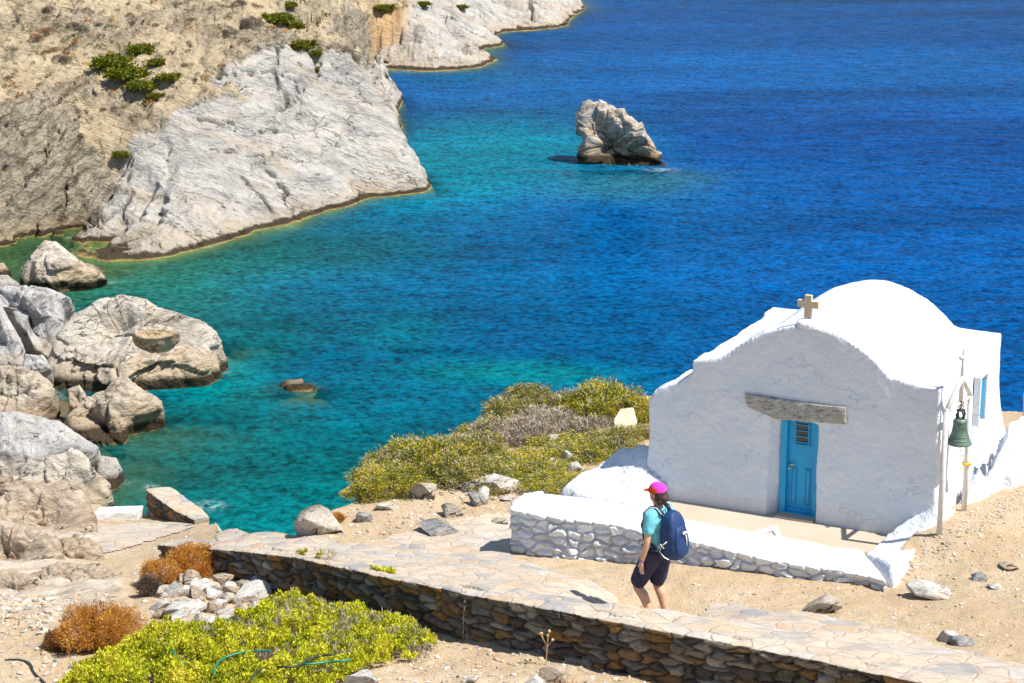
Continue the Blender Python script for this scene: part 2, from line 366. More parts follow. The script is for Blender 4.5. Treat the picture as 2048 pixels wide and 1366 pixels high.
def headland_mat():
    g = G('headland_rock_and_soil'); co = g.co(True)
    w = g.noise(co, .25, 4, .5, 0, 1); cow = g.n('VectorMath', {0: co, 1: g.n('VectorMath', {0: w, 3: 1.6}, operation='SCALE')}, operation='ADD')
    st = g.mp(cow, (1, .8, 3.4), (.25, -.35, .2)); cow2 = g.n('VectorMath', {0: co, 1: g.n('VectorMath', {0: g.noise(co, .9, 4, .6, 0, 1), 3: .7}, operation='SCALE')}, operation='ADD'); st2 = g.mp(cow2, (.8, .6, 3.6), (-.1, .62, .15))
    s1 = g.noise(st, .55, 10, .62); s2 = g.noise(st, 2.6, 8, .68); fine = g.noise(co, 7, 6, .7)
    white = g.ramp(s1, [(.32, c4(.32, .305, .285)), (.42, c4(.48, .45, .41)), (.54, c4(.60, .565, .515)), (.75, c4(.63, .54, .43))])
    white = g.mix(g.rng(g.noise(st, .28, 5, .55), .52, .66, 0, .6), white, c4(.54, .43, .31))
    white = g.mix(g.rng(s2, .36, .5, .35, 0), white, c4(.24, .23, .215))
    t1 = g.noise(st2, .9, 9, .66); grey = g.ramp(t1, [(.36, c4(.05, .04, .028)), (.43, c4(.24, .205, .15)), (.52, c4(.47, .40, .295)), (.7, c4(.58, .51, .40))])
    grey = g.mix(g.rng(g.noise(st2, 3.0, 7, .7), .40, .52, .65, 0), grey, c4(.12, .10, .075))
    so = g.noise(co, .9, 8, .62); soil = g.ramp(so, [(.3, c4(.42, .325, .20)), (.45, c4(.55, .435, .28)), (.6, c4(.61, .495, .325)), (.8, c4(.56, .47, .345))])
    soil = g.mix(g.rng(fine, .34, .5, .5, 0), soil, c4(.24, .18, .11))
    soil = g.mix(g.rng(g.noise(co, 2.1, 5, .7), .60, .66, 0, .5), soil, c4(.50, .27, .12))
    dash = g.noise(g.mp(co, (.5, .7, 2.6), (.1, -.25, .2)), 3.4, 6, .72); white = g.mix(g.rng(dash, .31, .36, .8, 0), white, c4(.13, .115, .10)); white = g.mix(g.rng(fine, .36, .5, .25, 0), white, c4(.2, .19, .18))
    c = g.mix(g.attr('slab'), soil, white); c = g.mix(g.attr('strata'), c, grey)
    c = g.mix(g.attr('orange'), c, c4(.60, .33, .12))
    ck = g.noise(st, .30, 6, .62); ln = g.math('ABSOLUTE', g.math('SUBTRACT', ck, .5)); brk = g.noise(co, .8, 3, .5)
    crk = g.math('MULTIPLY', g.rng(ln, 0., .007, 1, 0), g.rng(brk, .48, .58, 0, 1)); crk = g.math('MAXIMUM', crk, g.attr('crack'))
    c = g.mix(g.math('MULTIPLY', crk, .85), c, c4(.05, .042, .035))  # dark colour in the cracks stands in for their shade and dirt
    z = g.n('SeparateXYZ', {0: co}, out=2); zn = g.math('ADD', z, g.math('MULTIPLY', g.noise(co, 1.2, 5, .65), -.5)); zn = g.math('ADD', zn, .25)
    c = g.mix(g.rng(zn, .3, .8, .45, 0), c, c4(.46, .34, .2))
    c = g.mix(g.rng(zn, .17, .25, .95, 0), c, c4(.055, .04, .022))
    c = g.mix(g.rng(z, .0, .06, 1, 0), c, c4(.50, .33, .11))
    g.set('Base Color', c); g.set('Roughness', .95); g.set('Specular IOR Level', .1)
    h = g.math('ADD', g.math('MULTIPLY', s1, .8), g.math('MULTIPLY', s2, .5)); h = g.math('ADD', h, g.math('MULTIPLY', t1, g.math('MULTIPLY', g.attr('strata'), 1.6))); h = g.math('SUBTRACT', h, g.math('MULTIPLY', crk, .5)); h = g.math('ADD', h, g.math('MULTIPLY', fine, .3)); h = g.math('ADD', h, g.math('MULTIPLY', dash, .5))
    g.set('Normal', g.bump(h, 1.0, .34)); return g.m
M['headland'] = headland_mat()
def water_mat():
    g = G('sea_water'); co = g.co(True)
    w1 = g.noise(g.mp(co, (1.0, .95, 1), (0, 0, -.35)), 3.6, 5, .6, .35); w2 = g.noise(g.mp(co, (.8, 1.1, 1), (0, 0, .2)), 1.0, 4, .55); w3 = g.noise(g.mp(co, (1, .9, 1), (0, 0, -.5)), 9, 3, .6)
    pat = g.noise(g.mp(co, (.22, 1, 1), (0, 0, -.06)), .10, 5, .55)
    body = g.attr('col', 0)
    c = g.mix(1.0, body, g.ramp(pat, [(.34, .66), (.5, 1.0), (.68, 1.32)]), 'MULTIPLY')
    rip = g.math('ADD', g.math('MULTIPLY', w1, .65), g.math('MULTIPLY', w2, .35))
    c = g.mix(1.0, c, g.ramp(rip, [(.38, .40), (.5, 1.0), (.61, 1.55)]), 'MULTIPLY')  # light and dark reflections of the ripples painted into the water colour
    foam = g.attr('foam'); fm = g.math('MULTIPLY', foam, g.rng(g.noise(co, 3.2, 6, .7), .45, .6, 0, 1)); c = g.mix(fm, c, c4(.75, .82, .85))
    g.set('Base Color', c); g.set('Roughness', .22); g.set('IOR', 1.025)
    h = g.math('ADD', g.math('MULTIPLY', w1, .6), g.math('MULTIPLY', w2, 1.2)); h = g.math('ADD', h, g.math('MULTIPLY', w3, .14))
    g.set('Normal', g.bump(h, 1.0, .17))
    tr = g.n('BsdfTransparent', {0: c4(.62, .92, .86)}); mx = g.n('MixShader', {0: g.math('MAXIMUM', g.attr('opac'), fm), 1: tr, 2: g.bs.outputs[0]}); g.t.links.new(mx, g.out.inputs[0]); return g.m
M['water'] = water_mat()
# ================================================================ TERRAIN: the near land
Z3 = lambda l: [at_z(*p) for p in l]
cop = [(320, 1090, 8.7), (435, 1099, 9.15), (500, 1104, 9.3), (588, 1114, 9.45), (632, 1124, 9.55), (705, 1139, 9.68), (764, 1153, 9.76), (846, 1168, 9.86), (939, 1189, 9.97), (1016, 1202, 10.03),
       (1100, 1218, 10.1), (1290, 1254, 10.16), (1448, 1284, 10.2), (1557, 1306, 10.22), (1632, 1320, 10.25), (1721, 1340, 10.27), (1806, 1357, 10.3), (2000, 1396, 10.33), (2300, 1450, 10.4)]
COPW = np.array(Z3(cop))
botpx = [(320, 1118), (435, 1150), (500, 1170), (538, 1196), (664, 1222), (778, 1243), (884, 1266), (969, 1286), (1100, 1311), (1250, 1347), (1400, 1384), (1600, 1430), (1806, 1475), (2300, 1585)]
def wallY(x): return np.interp(x, COPW[:, 0], COPW[:, 1])
botz = []
for (a, b) in botpx:
    k = int(np.argmin([abs(q[0] - a) for q in cop])); Y = wallY((a - 1024) / FPX * 24)
    botz.append(at_y(a, b, wallY(at_y(a, b, Y)[0])))
common = [(-300, 1366, 9.0), (0, 1366, 9.1), (0, 1250, 8.9), (0, 1130, 8.3), (0, 1050, 7.2), (0, 985, 6.0), (-300, 985, 6), (-300, 1150, 8.4), (100, 1180, 8.6), (200, 1120, 8.1),
          (200, 1045, 6.2), (150, 1000, 5.9), (290, 1110, 8.1), (300, 1050, 6.3), (280, 1200, 8.9), (250, 1300, 9.1), (120, 1080, 7.6)]
low = common + [(400, 1250, 9.1), (400, 1366, 9.35), (600, 1366, 9.5), (1100, 1380, 9.66), (1500, 1480, 9.8), (700, 1300, 9.35), (900, 1330, 9.5), (0, 1600, 9.6), (1000, 1600, 10)]
up = common + [(400, 1056, 6.9), (350, 1060, 6.8), (410, 1044, 6.35), (420, 1075, 8.2)] + cop[1:] + [(1290, 1216, 10.17), (1250, 1212, 10.15), (1335, 1219, 10.16), (1180, 1198, 10.0), (1450, 1240, 10.05), (1650, 1275, 10.15), (1900, 1320, 10.2), (2048, 1366, 10.3), (2300, 1400, 10.3),
     (1290, 1250, 9.8), (1335, 1248, 9.81), (1240, 1240, 9.81), (1290, 1180, 9.8), (1400, 1175, 9.8), (1600, 1190, 9.85), (1750, 1200, 9.85), (2048, 1250, 10.05), (2048, 1100, 10.08),
     (1857, 1100, 10.0), (1880, 1070, 10.1), (1930, 1020, 10.14), (2048, 970, 10.2), (2300, 1000, 10.3), (1022, 1112, 9.6), (1130, 1125, 9.65), (1252, 1141, 9.72), (1381, 1137, 9.75), (1600, 1152, 9.8), (1775, 1170, 9.83),
     (950, 1110, 9.58), (800, 1110, 9.5), (700, 1100, 9.4), (590, 1075, 9.25), (500, 1070, 9.0), (445, 1064, 8.4), (850, 1030, 9.4), (1000, 990, 9.45), (1100, 950, 9.5), (740, 1000, 9.4), (640, 1040, 9.3),
     (1200, 870, 9.5), (1000, 880, 9.45), (1100, 800, 9.5), (1290, 810, 9.5), (1290, 900, 9.6), (1350, 980, 9.6), (1600, 1000, 9.6), (1850, 950, 9.65), (2200, 850, 9.7), (850, 900, 9.4)]
tU = TPS(Z3(up), 1e-3); tL = TPS(Z3(low) + [p for p in botz[1:]], 1e-3)
edge = [(-600, 985, 6), (0, 985, 6), (100, 975, 6), (190, 1003, 5.9), (270, 1034, 6.0), (300, 1012, 6.1), (345, 985, 6.2), (395, 1020, 6.3), (412, 1038, 6.4), (445, 1062, 8.3), (500, 1066, 9.0), (590, 1066, 9.25), (640, 1032, 9.3), (700, 1002, 9.4), (770, 955, 9.4),
        (830, 890, 9.4), (920, 850, 9.45), (1040, 792, 9.5), (1120, 785, 9.5), (1300, 780, 9.5), (1500, 770, 9.5), (1900, 800, 9.6), (2400, 830, 9.7)]
EDW = [p[:2] for p in Z3(edge)]; LANDPOLY = np.array(EDW + [(30, 30), (30, 2), (-30, 2)] + [(-30, EDW[0][1])])
shelf = [(-500, 560), (0, 560), (60, 590), (110, 640), (120, 760), (150, 800), (200, 850), (190, 900), (215, 960), (215, 1010), (240, 1100), (-500, 1100)]
SHW = np.array([at_z(a, b, .2)[:2] for a, b in shelf])
reefs = [(270, 700, 3.4, 1.6, -.1), (130, 545, 1.8, 1.0, .2), (600, 790, 1.1, .9, -.25), (585, 772, .5, .3, .12), (380, 830, 2.4, 1.6, -.7), (420, 705, 1.6, 1.6, -.5), (240, 850, 2.0, 1.6, -.3), (250, 960, 1.6, 1.6, -.4),
         (1240, 330, 3.2, 2.2, -.35), (340, 960, 2.5, 2, -1.4), (520, 650, 1.6, .9, -1.1), (300, 880, 2.0, 1.8, -.6), (50, 520, 3, 2.5, -.7), (300, 545, 3, 1.6, -1.2)]
PADW = np.array([at_z(a, b, c)[:2] for a, b, c in [(1100, 1005, 9.9), (1200, 1030, 9.9), (1400, 1068, 9.9), (1600, 1115, 9.9), (1765, 1150, 9.9), (1790, 1108, 9.95), (1848, 1040, 10.1), (1925, 995, 10.15), (2050, 945, 10.2), (2050, 860, 10.2), (1750, 800, 9.9), (1300, 900, 9.9), (1290, 985, 9.9)]])
def near_h(q):
    q = np.asarray(q, float); yl = wallY(q[:, 0]) + .12; x0 = COPW[0, 0]
    zu = tU(q); zl = tL(q); wz = np.interp(q[:, 0], COPW[:, 0], COPW[:, 2]); dw = q[:, 1] - wallY(q[:, 0])
    zu = np.where((dw > 0) & (dw < .36) & (q[:, 0] > x0 + .8), np.minimum(zu, wz - .025), np.where((dw >= .36) & (dw < .9) & (q[:, 0] > x0 + .8), np.minimum(zu, wz + .01), zu)); wgt = np.where(q[:, 1] > yl, 1., 0.); wgt = np.where(q[:, 0] < x0 + .05, sstep(-.6, .6, q[:, 1] - yl), wgt)
    z = zl + (zu - zl) * wgt
    z = np.where(q[:, 0] < x0 - 3, zl, z)
    d = -polysd(q, LANDPOLY); z = np.clip(z, 4, 12)
    dd = np.maximum(d, 0); n = fbm(np.c_[q * .5, dd * 0], 3, 5)
    z = z - dd * (1.5 + .6 * n) - np.where(dd > 0, .15 * sstep(0, .3, dd), 0)
    sh = polysd(q, SHW); zs = .25 + .25 * sh.clip(-8, 3) ; zs = np.where(sh < 0, -.1 + sh * .9, -.1 + .25 * np.minimum(sh, 3)); zs += .25 * fbm(np.c_[q * .9, q[:, :1] * 0], 3, 9)
    z = np.maximum(z, zs)
    for (a, b, rx, ry, h) in reefs:
        c = at_z(a, b, 0)[:2]; r = np.sqrt(((q[:, 0] - c[0]) / rx) ** 2 + ((q[:, 1] - c[1]) / ry) ** 2)
        z = np.maximum(z, h - 1.0 * np.maximum(r - .6, 0) ** 1.3 * 1.4 + .15 * fbm(np.c_[q * 1.7, q[:, :1] * 0], 2, 31))
    z = z - .35 * sstep(-.02, .10, polysd(q, PADW))
    return np.maximum(z, -5)
ang = np.concatenate([np.linspace(-.42, -.26, 30, endpoint=False), np.linspace(-.26, .26, 620), np.linspace(.26, .5, 30)[1:]])
rows = np.concatenate([np.linspace(14, 19, 20, endpoint=False), np.linspace(19, 33, 420, endpoint=False), np.linspace(33, 100, 280)])
YY, AA = np.meshgrid(rows, ang, indexing='ij'); XX = AA * YY; Q = np.c_[XX.ravel(), YY.ravel()]
Z = near_h(Q); PP = proj(np.c_[Q, Z])
outc = sstep(-15, 25, polysd(PP, [(-400, 960), (150, 975), (210, 1040), (150, 1120), (250, 1150), (255, 1195), (180, 1230), (0, 1240), (-400, 1240)])) 
cliffm = sstep(.0, .5, -polysd(Q, LANDPOLY)); rockm = np.maximum(outc, cliffm)
p3 = np.c_[Q, Z]
Z = Z + .030 * fbm(p3 * 1.3, 3, 3) * 2 + .012 * fbm(p3 * 7, 2, 4) + rockm * (.10 * fbm(p3 * np.array([.9, 1.3, 2]), 4, 8, True) )
lowside = (Q[:, 1] < wallY(Q[:, 0])) 
Z = Z + lowside * .05 * fbm(p3 * 2.5, 3, 14)
terr = mesh_np('ground', np.c_[Q, Z], grid_faces(len(rows), len(ang)), {'rock': rockm})
ground = tag(link('ground', terr, M['ground']), 'bare tan gravel and rock ground of the coast', kind='structure')
def bvh_of(me):
    V = getV(me); F = np.zeros(len(me.polygons) * 4, np.int32); me.polygons.foreach_get('vertices', F)
    return BVHTree.FromPolygons([tuple(v) for v in V.tolist()], F.reshape(-1, 4).tolist())
BV = bvh_of(terr)
def hit(px, py, bv=None, off=0):
    d = ray(px, py); h = (bv or BV).ray_cast(Vector((0, 0, CAMZ)), Vector(d))
    return np.array(h[0]) if h[0] is not None else at_z(px, py, 9.6)
def down(x, y, bv=None):
    h = (bv or BV).ray_cast(Vector((x, y, 60)), Vector((0, 0, -1))); return h[0].z if h[0] is not None else 0.
# ================================================================ HEADLANDS
wl1 = [(-300, 500), (-100, 492), (0, 490), (60, 473), (120, 463), (130, 478), (165, 503), (215, 518), (245, 505), (325, 516), (440, 486), (570, 451), (700, 410), (835, 386)]
wl2 = [(735, 128), (752, 136), (854, 141), (949, 134), (982, 118), (966, 97), (990, 94), (1000, 86), (997, 67), (1059, 60), (1127, 52)]
hc = [at_z(a, b, 0.0) for a, b in wl1 + wl2]
def PD(px, py, Y): return at_y(px, py, Y)
ridge = [(829, 345, 95.2), (824, 315, 96), (808, 270, 97.2), (780, 228, 98), (772, 190, 98.6), (742, 140, 99.3), (702, 113, 100), (640, 84, 100)]
hc += [PD(*r) for r in ridge]
hc += [p + np.array([1.2, 2.0, -p[2] - 1.5]) for p in [PD(*r) for r in ridge[:7]]]
hc += [p + np.array([3, 5.0, -p[2] - 4]) for p in [PD(*r) for r in ridge[:7]]]
hc += [PD(a, b, y) for a, b, y in [(440, 150, 93), (600, 160, 96), (700, 250, 96.4), (620, 330, 92.6), (500, 350, 90), (400, 300, 89.5), (300, 250, 90.5), (300, 400, 86.8), (200, 450, 85.2), (500, 430, 87.4), (700, 370, 93.3), (790, 350, 94.6), (550, 220, 94),
      (100, 300, 88.8), (100, 400, 86.5), (20, 430, 85.8), (100, 150, 94), (250, 130, 95), (0, 230, 91), (100, 0, 99), (300, 0, 99.5), (440, 0, 100), (600, 0, 105), (560, 60, 99), (660, 60, 106), (720, 90, 118), (720, 30, 122), (800, 30, 141),
      (-200, 300, 88.5), (-200, 100, 96), (-200, 0, 99), (0, -200, 107), (300, -200, 108), (600, -200, 118), (0, -420, 118), (500, -420, 125), (800, -200, 150), (900, -300, 165),
      (860, 60, 139.5), (930, 100, 139.5), (800, 100, 138), (900, 0, 147), (960, 40, 149.6), (975, 70, 148.4), (1060, 20, 159.6), (1010, 40, 158.6), (1085, 2, 161.0), (1100, 20, 160.0), (1050, -60, 164), (980, -100, 162)]]
hc += [at_z(a, b, 0) + np.array([dx, dy, -3.5]) for a, b, dx, dy in [(1127, 52, 3, 2), (1060, 60, 0, -4), (982, 118, 3.5, -1), (900, 141, 0, -4), (800, 141, 0, -5), (700, 410, 1.5, -3), (570, 451, 1.5, -3), (440, 486, 1, -3.2), (325, 516, .5, -3), (835, 386, 2.5, -1.5), (835, 386, 0, -3), (1100, 20, 4, 12), (1150, 40, 4, 8)]]
hc += [at_z(a, b, 0) + np.array([dx, dy, -1.2]) for a, b, dx, dy in [(0, 490, 0, -3), (120, 463, 0, -2.5), (215, 518, 0, -2), (-100, 492, 0, -3)]]
tH = TPS(hc, 2e-3)
def head_h(q): return np.clip(tH(q), -6, 24)
ang = np.linspace(-.31, .06, 640)
rows = np.concatenate([np.linspace(70, 82, 40, endpoint=False), np.linspace(82, 101.5, 440, endpoint=False), np.linspace(101.5, 178, 230)])
YY, AA = np.meshgrid(rows, ang, indexing='ij'); XX = AA * YY; Q = np.c_[XX.ravel(), YY.ravel()]; Z = head_h(Q); p3 = np.c_[Q, Z]; PP = proj(p3)
jn = fbm(p3 * .8, 3, 41) * 26
SLAB = [(420, 160), (480, 118), (560, 95), (640, 112), (700, 105), (760, 130), (800, 190), (860, 300), (880, 420), (700, 440), (325, 560), (150, 540), (128, 470), (170, 400), (225, 320), (290, 262), (330, 238), (440, 205), (500, 195), (450, 175)]
jn2 = fbm(p3 * 3.0, 4, 43) * 16; slab = sstep(-2.5, 2.5, polysd(PP, SLAB) + jn * .6 + jn2)
slab = np.maximum(slab, sstep(-8, 8, polysd(PP, [(600, 90), (660, 66), (720, 95), (740, 150), (1200, 200), (1200, -200), (860, -200), (840, 0), (800, 50), (770, 90), (735, 100), (690, 70)]) + jn * .6) * (Q[:, 1] > 103))
strata = sstep(-5, 5, jn2 + polysd(PP, [(-300, 230), (60, 215), (130, 230), (170, 300), (235, 330), (240, 380), (190, 440), (150, 480), (120, 520), (-300, 540)]) + jn) * .9
strata = np.maximum(strata, .75 * sstep(-8, 8, polysd(PP, [(20, 190), (170, 175), (200, 200), (60, 225)]) + jn)); strata = np.maximum(strata, .75 * sstep(-8, 8, polysd(PP, [(440, 130), (480, 75), (560, 60), (580, 85), (500, 110)]) + jn))
strata = np.maximum(strata, .75 * sstep(-8, 8, polysd(PP, [(660, 60), (690, 20), (750, 40), (740, 110), (700, 110)]) + jn))
strata = np.maximum(strata, .55 * sstep(.05, .25, fbm(p3 * .35, 3, 55)) * (1 - slab))
orange = .5 * sstep(-20, 10, polysd(PP, [(745, 60), (760, 30), (800, 35), (812, 60), (785, 75), (755, 82)]) + jn * .4)
CR = [[(400, 247), (450, 250), (500, 255), (560, 262), (600, 268), (650, 270)], [(418, 300), (450, 308), (485, 312)], [(500, 330), (540, 335)], [(440, 145), (520, 140), (560, 150), (600, 175), (575, 205), (560, 215)], [(598, 205), (600, 222), (635, 220)], [(640, 100), (700, 102), (720, 112)],
      [(560, 100), (545, 160), (570, 200)], [(265, 320), (262, 380), (245, 430)], [(150, 440), (190, 455), (220, 425)], [(700, 165), (735, 170), (770, 150)], [(480, 370), (520, 410), (560, 440)], [(530, 350), (565, 395), (590, 430)], [(260, 215), (300, 205)], [(0, 265), (60, 240), (110, 225)], [(120, 450), (132, 400), (130, 350)]]
crack = np.zeros(len(Q)); wob = np.c_[fbm(p3 * 1.2, 2, 61), fbm(p3 * 1.2, 2, 62)] * 14
for cl in CR: crack = np.maximum(crack, np.exp(-(segdist(PP + wob, cl) / 3.0) ** 2))
rotL = p3 @ np.array([-.62, .15, .77]); hL = rotL * .75 + .7 * fbm(p3 * .5, 3, 171); rotM = p3 @ np.array([.35, -.2, .9]); hM = rotM * 1.1 + .8 * fbm(p3 * .6, 3, 173)
crack *= sstep(-.25, .1, fbm(p3 * 2.2, 2, 66))
rot = np.array([[.86, .1, .5], [-.2, .97, .1], [-.5, -.2, .84]]); ps = p3 @ rot.T * np.array([.35, .5, 2.2])
Z = Z + (1 - .75 * slab) * .30 * fbm(ps, 5, 70, True, .55) + .22 * fbm(p3 * .5, 4, 71) + slab * .07 * fbm(ps * .8, 5, 72, True, .6) - .30 * crack + .06 * fbm(p3 * 2.5, 3, 73) + ((1 - slab) * .34 * ((hL % 1) ** 2 - .4) * (fbm(p3 * .35, 3, 175) > -.08) + slab * .16 * ((hM % 1) ** 3 - .3) * (fbm(p3 * .4, 3, 177) > .02)) * sstep(-.2, .6, Z) + strata * .30 * fbm((p3 @ np.array([[.75,0,-.66],[0,1,0],[.66,0,.75]]).T) * np.array([.5,.6,3.2]), 5, 74, True, .6)
far_ = (Q[:, 1] > 115); Z = Z + far_ * .28 * fbm(p3 * np.array([1.2, .8, 1]), 4, 76, True, .55)
for (cl, dp, wd_) in [([(238, 325), (205, 390), (150, 440), (118, 478)], 1.3, 16), ([(300, 370), (268, 430), (185, 482)], .55, 12), ([(330, 400), (300, 460), (250, 490)], .35, 10), ([(0, 420), (60, 335), (115, 290)], .5, 14), ([(60, 470), (110, 400), (130, 350)], .6, 12), ([(700, 60), (745, 95), (740, 120)], 1.5, 14), ([(755, 88), (800, 72), (830, 78)], .9, 9), ([(870, 20), (905, 60), (930, 100)], .8, 9), ([(1058, 5), (1062, 45)], .8, 4), ([(600, 262), (560, 240), (480, 250)], .3, 8), ([(420, 160), (500, 150), (570, 205), (560, 225)], .35, 7), ([(300, 245), (340, 300), (330, 350)], .35, 14), ([(640, 110), (590, 200), (600, 225)], .5, 12), ([(740, 330), (600, 380), (480, 420)], -.35, 30), ([(700, 230), (650, 300), (500, 340)], -.5, 35)]:
    Z = Z - dp * np.exp(-(segdist(PP + wob * 1.4, cl) / wd_) ** 2)
p3 = np.c_[Q, Z]
# horizontal jitter so that steep faces are rough as well
jx = fbm(p3 * np.array([.8, .8, 1.6]), 4, 81) * .35; Q2 = np.c_[Q[:, 0] + jx * sstep(-.5, .5, Z), Q[:, 1] + fbm(p3 * 1.1, 3, 82) * .2]
F = grid_faces(len(rows), len(ang)); keep = Z[F].max(1) > -4.8
hme = mesh_np('headland', np.c_[Q2, Z], F[keep], {'slab': slab, 'strata': strata, 'orange': orange, 'crack': crack})
tag(link('headland_hill', hme, M['headland']), 'tan and pale rock headland behind the cove', kind='structure')
BH = bvh_of(hme)
# ================================================================ SEA
ang = np.concatenate([np.linspace(-4, -.42, 10, endpoint=False), np.linspace(-.42, .42, 380), np.linspace(.42, 4, 11)[1:]])
rows = np.concatenate([np.linspace(5, 30, 6, endpoint=False), np.linspace(30, 110, 420, endpoint=False), np.geomspace(110, 260, 160, endpoint=False), np.geomspace(260, 40000, 30)])
YY, AA = np.meshgrid(rows, ang, indexing='ij'); Q = np.c_[(AA * YY).ravel(), YY.ravel()]
p3 = np.c_[Q, Q[:, :1] * 0]; PP = proj(p3)
dep = np.full(len(Q), 8.); m = (Q[:, 1] < 100) & (np.abs(AA.ravel()) < .42); dep[m] = -near_h(Q[m])
m = (Q[:, 1] > 70) & (Q[:, 1] < 178) & (AA.ravel() > -.31) & (AA.ravel() < .06); dep[m] = np.minimum(dep[m], -head_h(Q[m]))
dep += .35 * fbm(p3 * .6, 3, 91)
opac = np.clip(1 - np.exp(-np.maximum(dep + .12, 0) * 1.15), .12, 1); opac = np.where(dep > 3.2, 1., opac)
SEAC = [  # px, py, sx, sy, colour, weight
    (1500, -100, 900, 90, (.000, .065, .29), 1), (1500, 60, 900, 60, (.000, .052, .29), 1), (1600, 160, 700, 45, (.000, .105, .46), 1.2), (1500, 240, 800, 50, (.000, .058, .36), 1.2), (1700, 400, 500, 90, (.000, .075, .40), 1),
    (1250, 450, 250, 80, (.000, .095, .38), 1), (1000, 290, 150, 45, (.000, .27, .42), 2.2), (880, 350, 90, 50, (.000, .25, .40), 1.8), (900, 225, 140, 22, (.000, .075, .36), 2.0), (1700, 600, 400, 90, (.000, .075, .36), 1),
    (950, 480, 160, 50, (.000, .13, .37), 1.), (700, 470, 110, 35, (.003, .17, .33), 1.3), (450, 520, 160, 40, (.012, .24, .23), 1.8), (1100, 640, 200, 70, (.000, .10, .32), 1), (750, 640, 140, 60, (.000, .115, .27), 1.2), (800, 660, 70, 25, (.000, .24, .30), 1.0),
    (500, 640, 150, 50, (.003, .10, .20), 1.5), (950, 600, 200, 60, (.0, .09, .30), 1.3), (650, 560, 120, 25, (.0, .09, .28), 1.3), (640, 730, 100, 20, (.0, .085, .22), 1.5), (500, 840, 60, 14, (.0, .10, .2), 1.5), (1020, 745, 110, 16, (.000, .27, .33), 1.5), (800, 800, 250, 60, (.000, .10, .24), 1), (600, 880, 180, 70, (.000, .17, .27), 1), (480, 760, 60, 70, (.000, .29, .36), 1.6), (400, 920, 120, 60, (.003, .22, .27), 1.3), (560, 1010, 180, 50, (.000, .25, .33), 1.2),
    (350, 600, 90, 40, (.01, .17, .16), 1.2), (60, 520, 120, 40, (.03, .16, .10), 2), (1250, 375, 90, 22, (.03, .20, .22), 1.5), (940, 145, 90, 14, (.00, .15, .36), 1), (1080, 85, 60, 14, (.0, .11, .40), .7)]
num = np.zeros((len(Q), 3)); den = np.full(len(Q), 1e-9); wob = np.c_[fbm(p3 * .12, 3, 95), fbm(p3 * .12, 3, 96) * .4] * 120
for (a, b, sx, sy, c, wt) in SEAC:
    e = (PP + wob * np.array([1, .5]) - np.array([a, b])) / np.array([sx, sy]); wv = wt * np.exp(-.5 * np.minimum((e ** 2).sum(1), 60)) + 1e-14
    num += wv[:, None] * np.array(c); den += wv
scol = num / den[:, None] ; scol = np.c_[scol[:, 0], scol[:, 1] * (.82 - 1.15 * np.minimum(scol[:, 1], .3)), scol[:, 2] * (.56 - .5 * scol[:, 1])]
farm = (PP[:, 1] < -60) | (Q[:, 1] < 30) | ~np.isfinite(PP).all(1); scol[farm] = (.0, .046, .18)
foam = np.zeros(len(Q))
for (a, b, sx, sy, wt) in [(295, 512, 28, 8, 1), (300, 975, 14, 5, .8), (418, 1012, 24, 7, .6), (440, 745, 16, 6, .35), (1322, 340, 22, 3, .8), (860, 141, 60, 2.5, .7), (600, 775, 34, 7, .25), (360, 745, 40, 4, .4), (300, 775, 30, 3, .4), (215, 565, 20, 3, .3), (250, 965, 14, 10, .3)]:
    e = (PP - np.array([a, b])) / np.array([sx, sy]); foam = np.maximum(foam, wt * np.exp(-(e ** 2).sum(1)))
foam = np.maximum(foam, .55 * sstep(-.15, .0, dep) * sstep(.22, .05, dep) * sstep(-.05, .2, fbm(p3 * .5, 3, 93)))
zw = .05 * fbm(p3 * np.array([.35, .8, 1]), 3, 98) * (Q[:, 1] < 200)
sme = mesh_np('sea', np.c_[Q, zw], grid_faces(len(rows), len(ang)), {'col': scol, 'opac': opac, 'foam': foam})
tag(link('sea', sme, M['water']), 'blue and turquoise rippled sea', kind='structure')
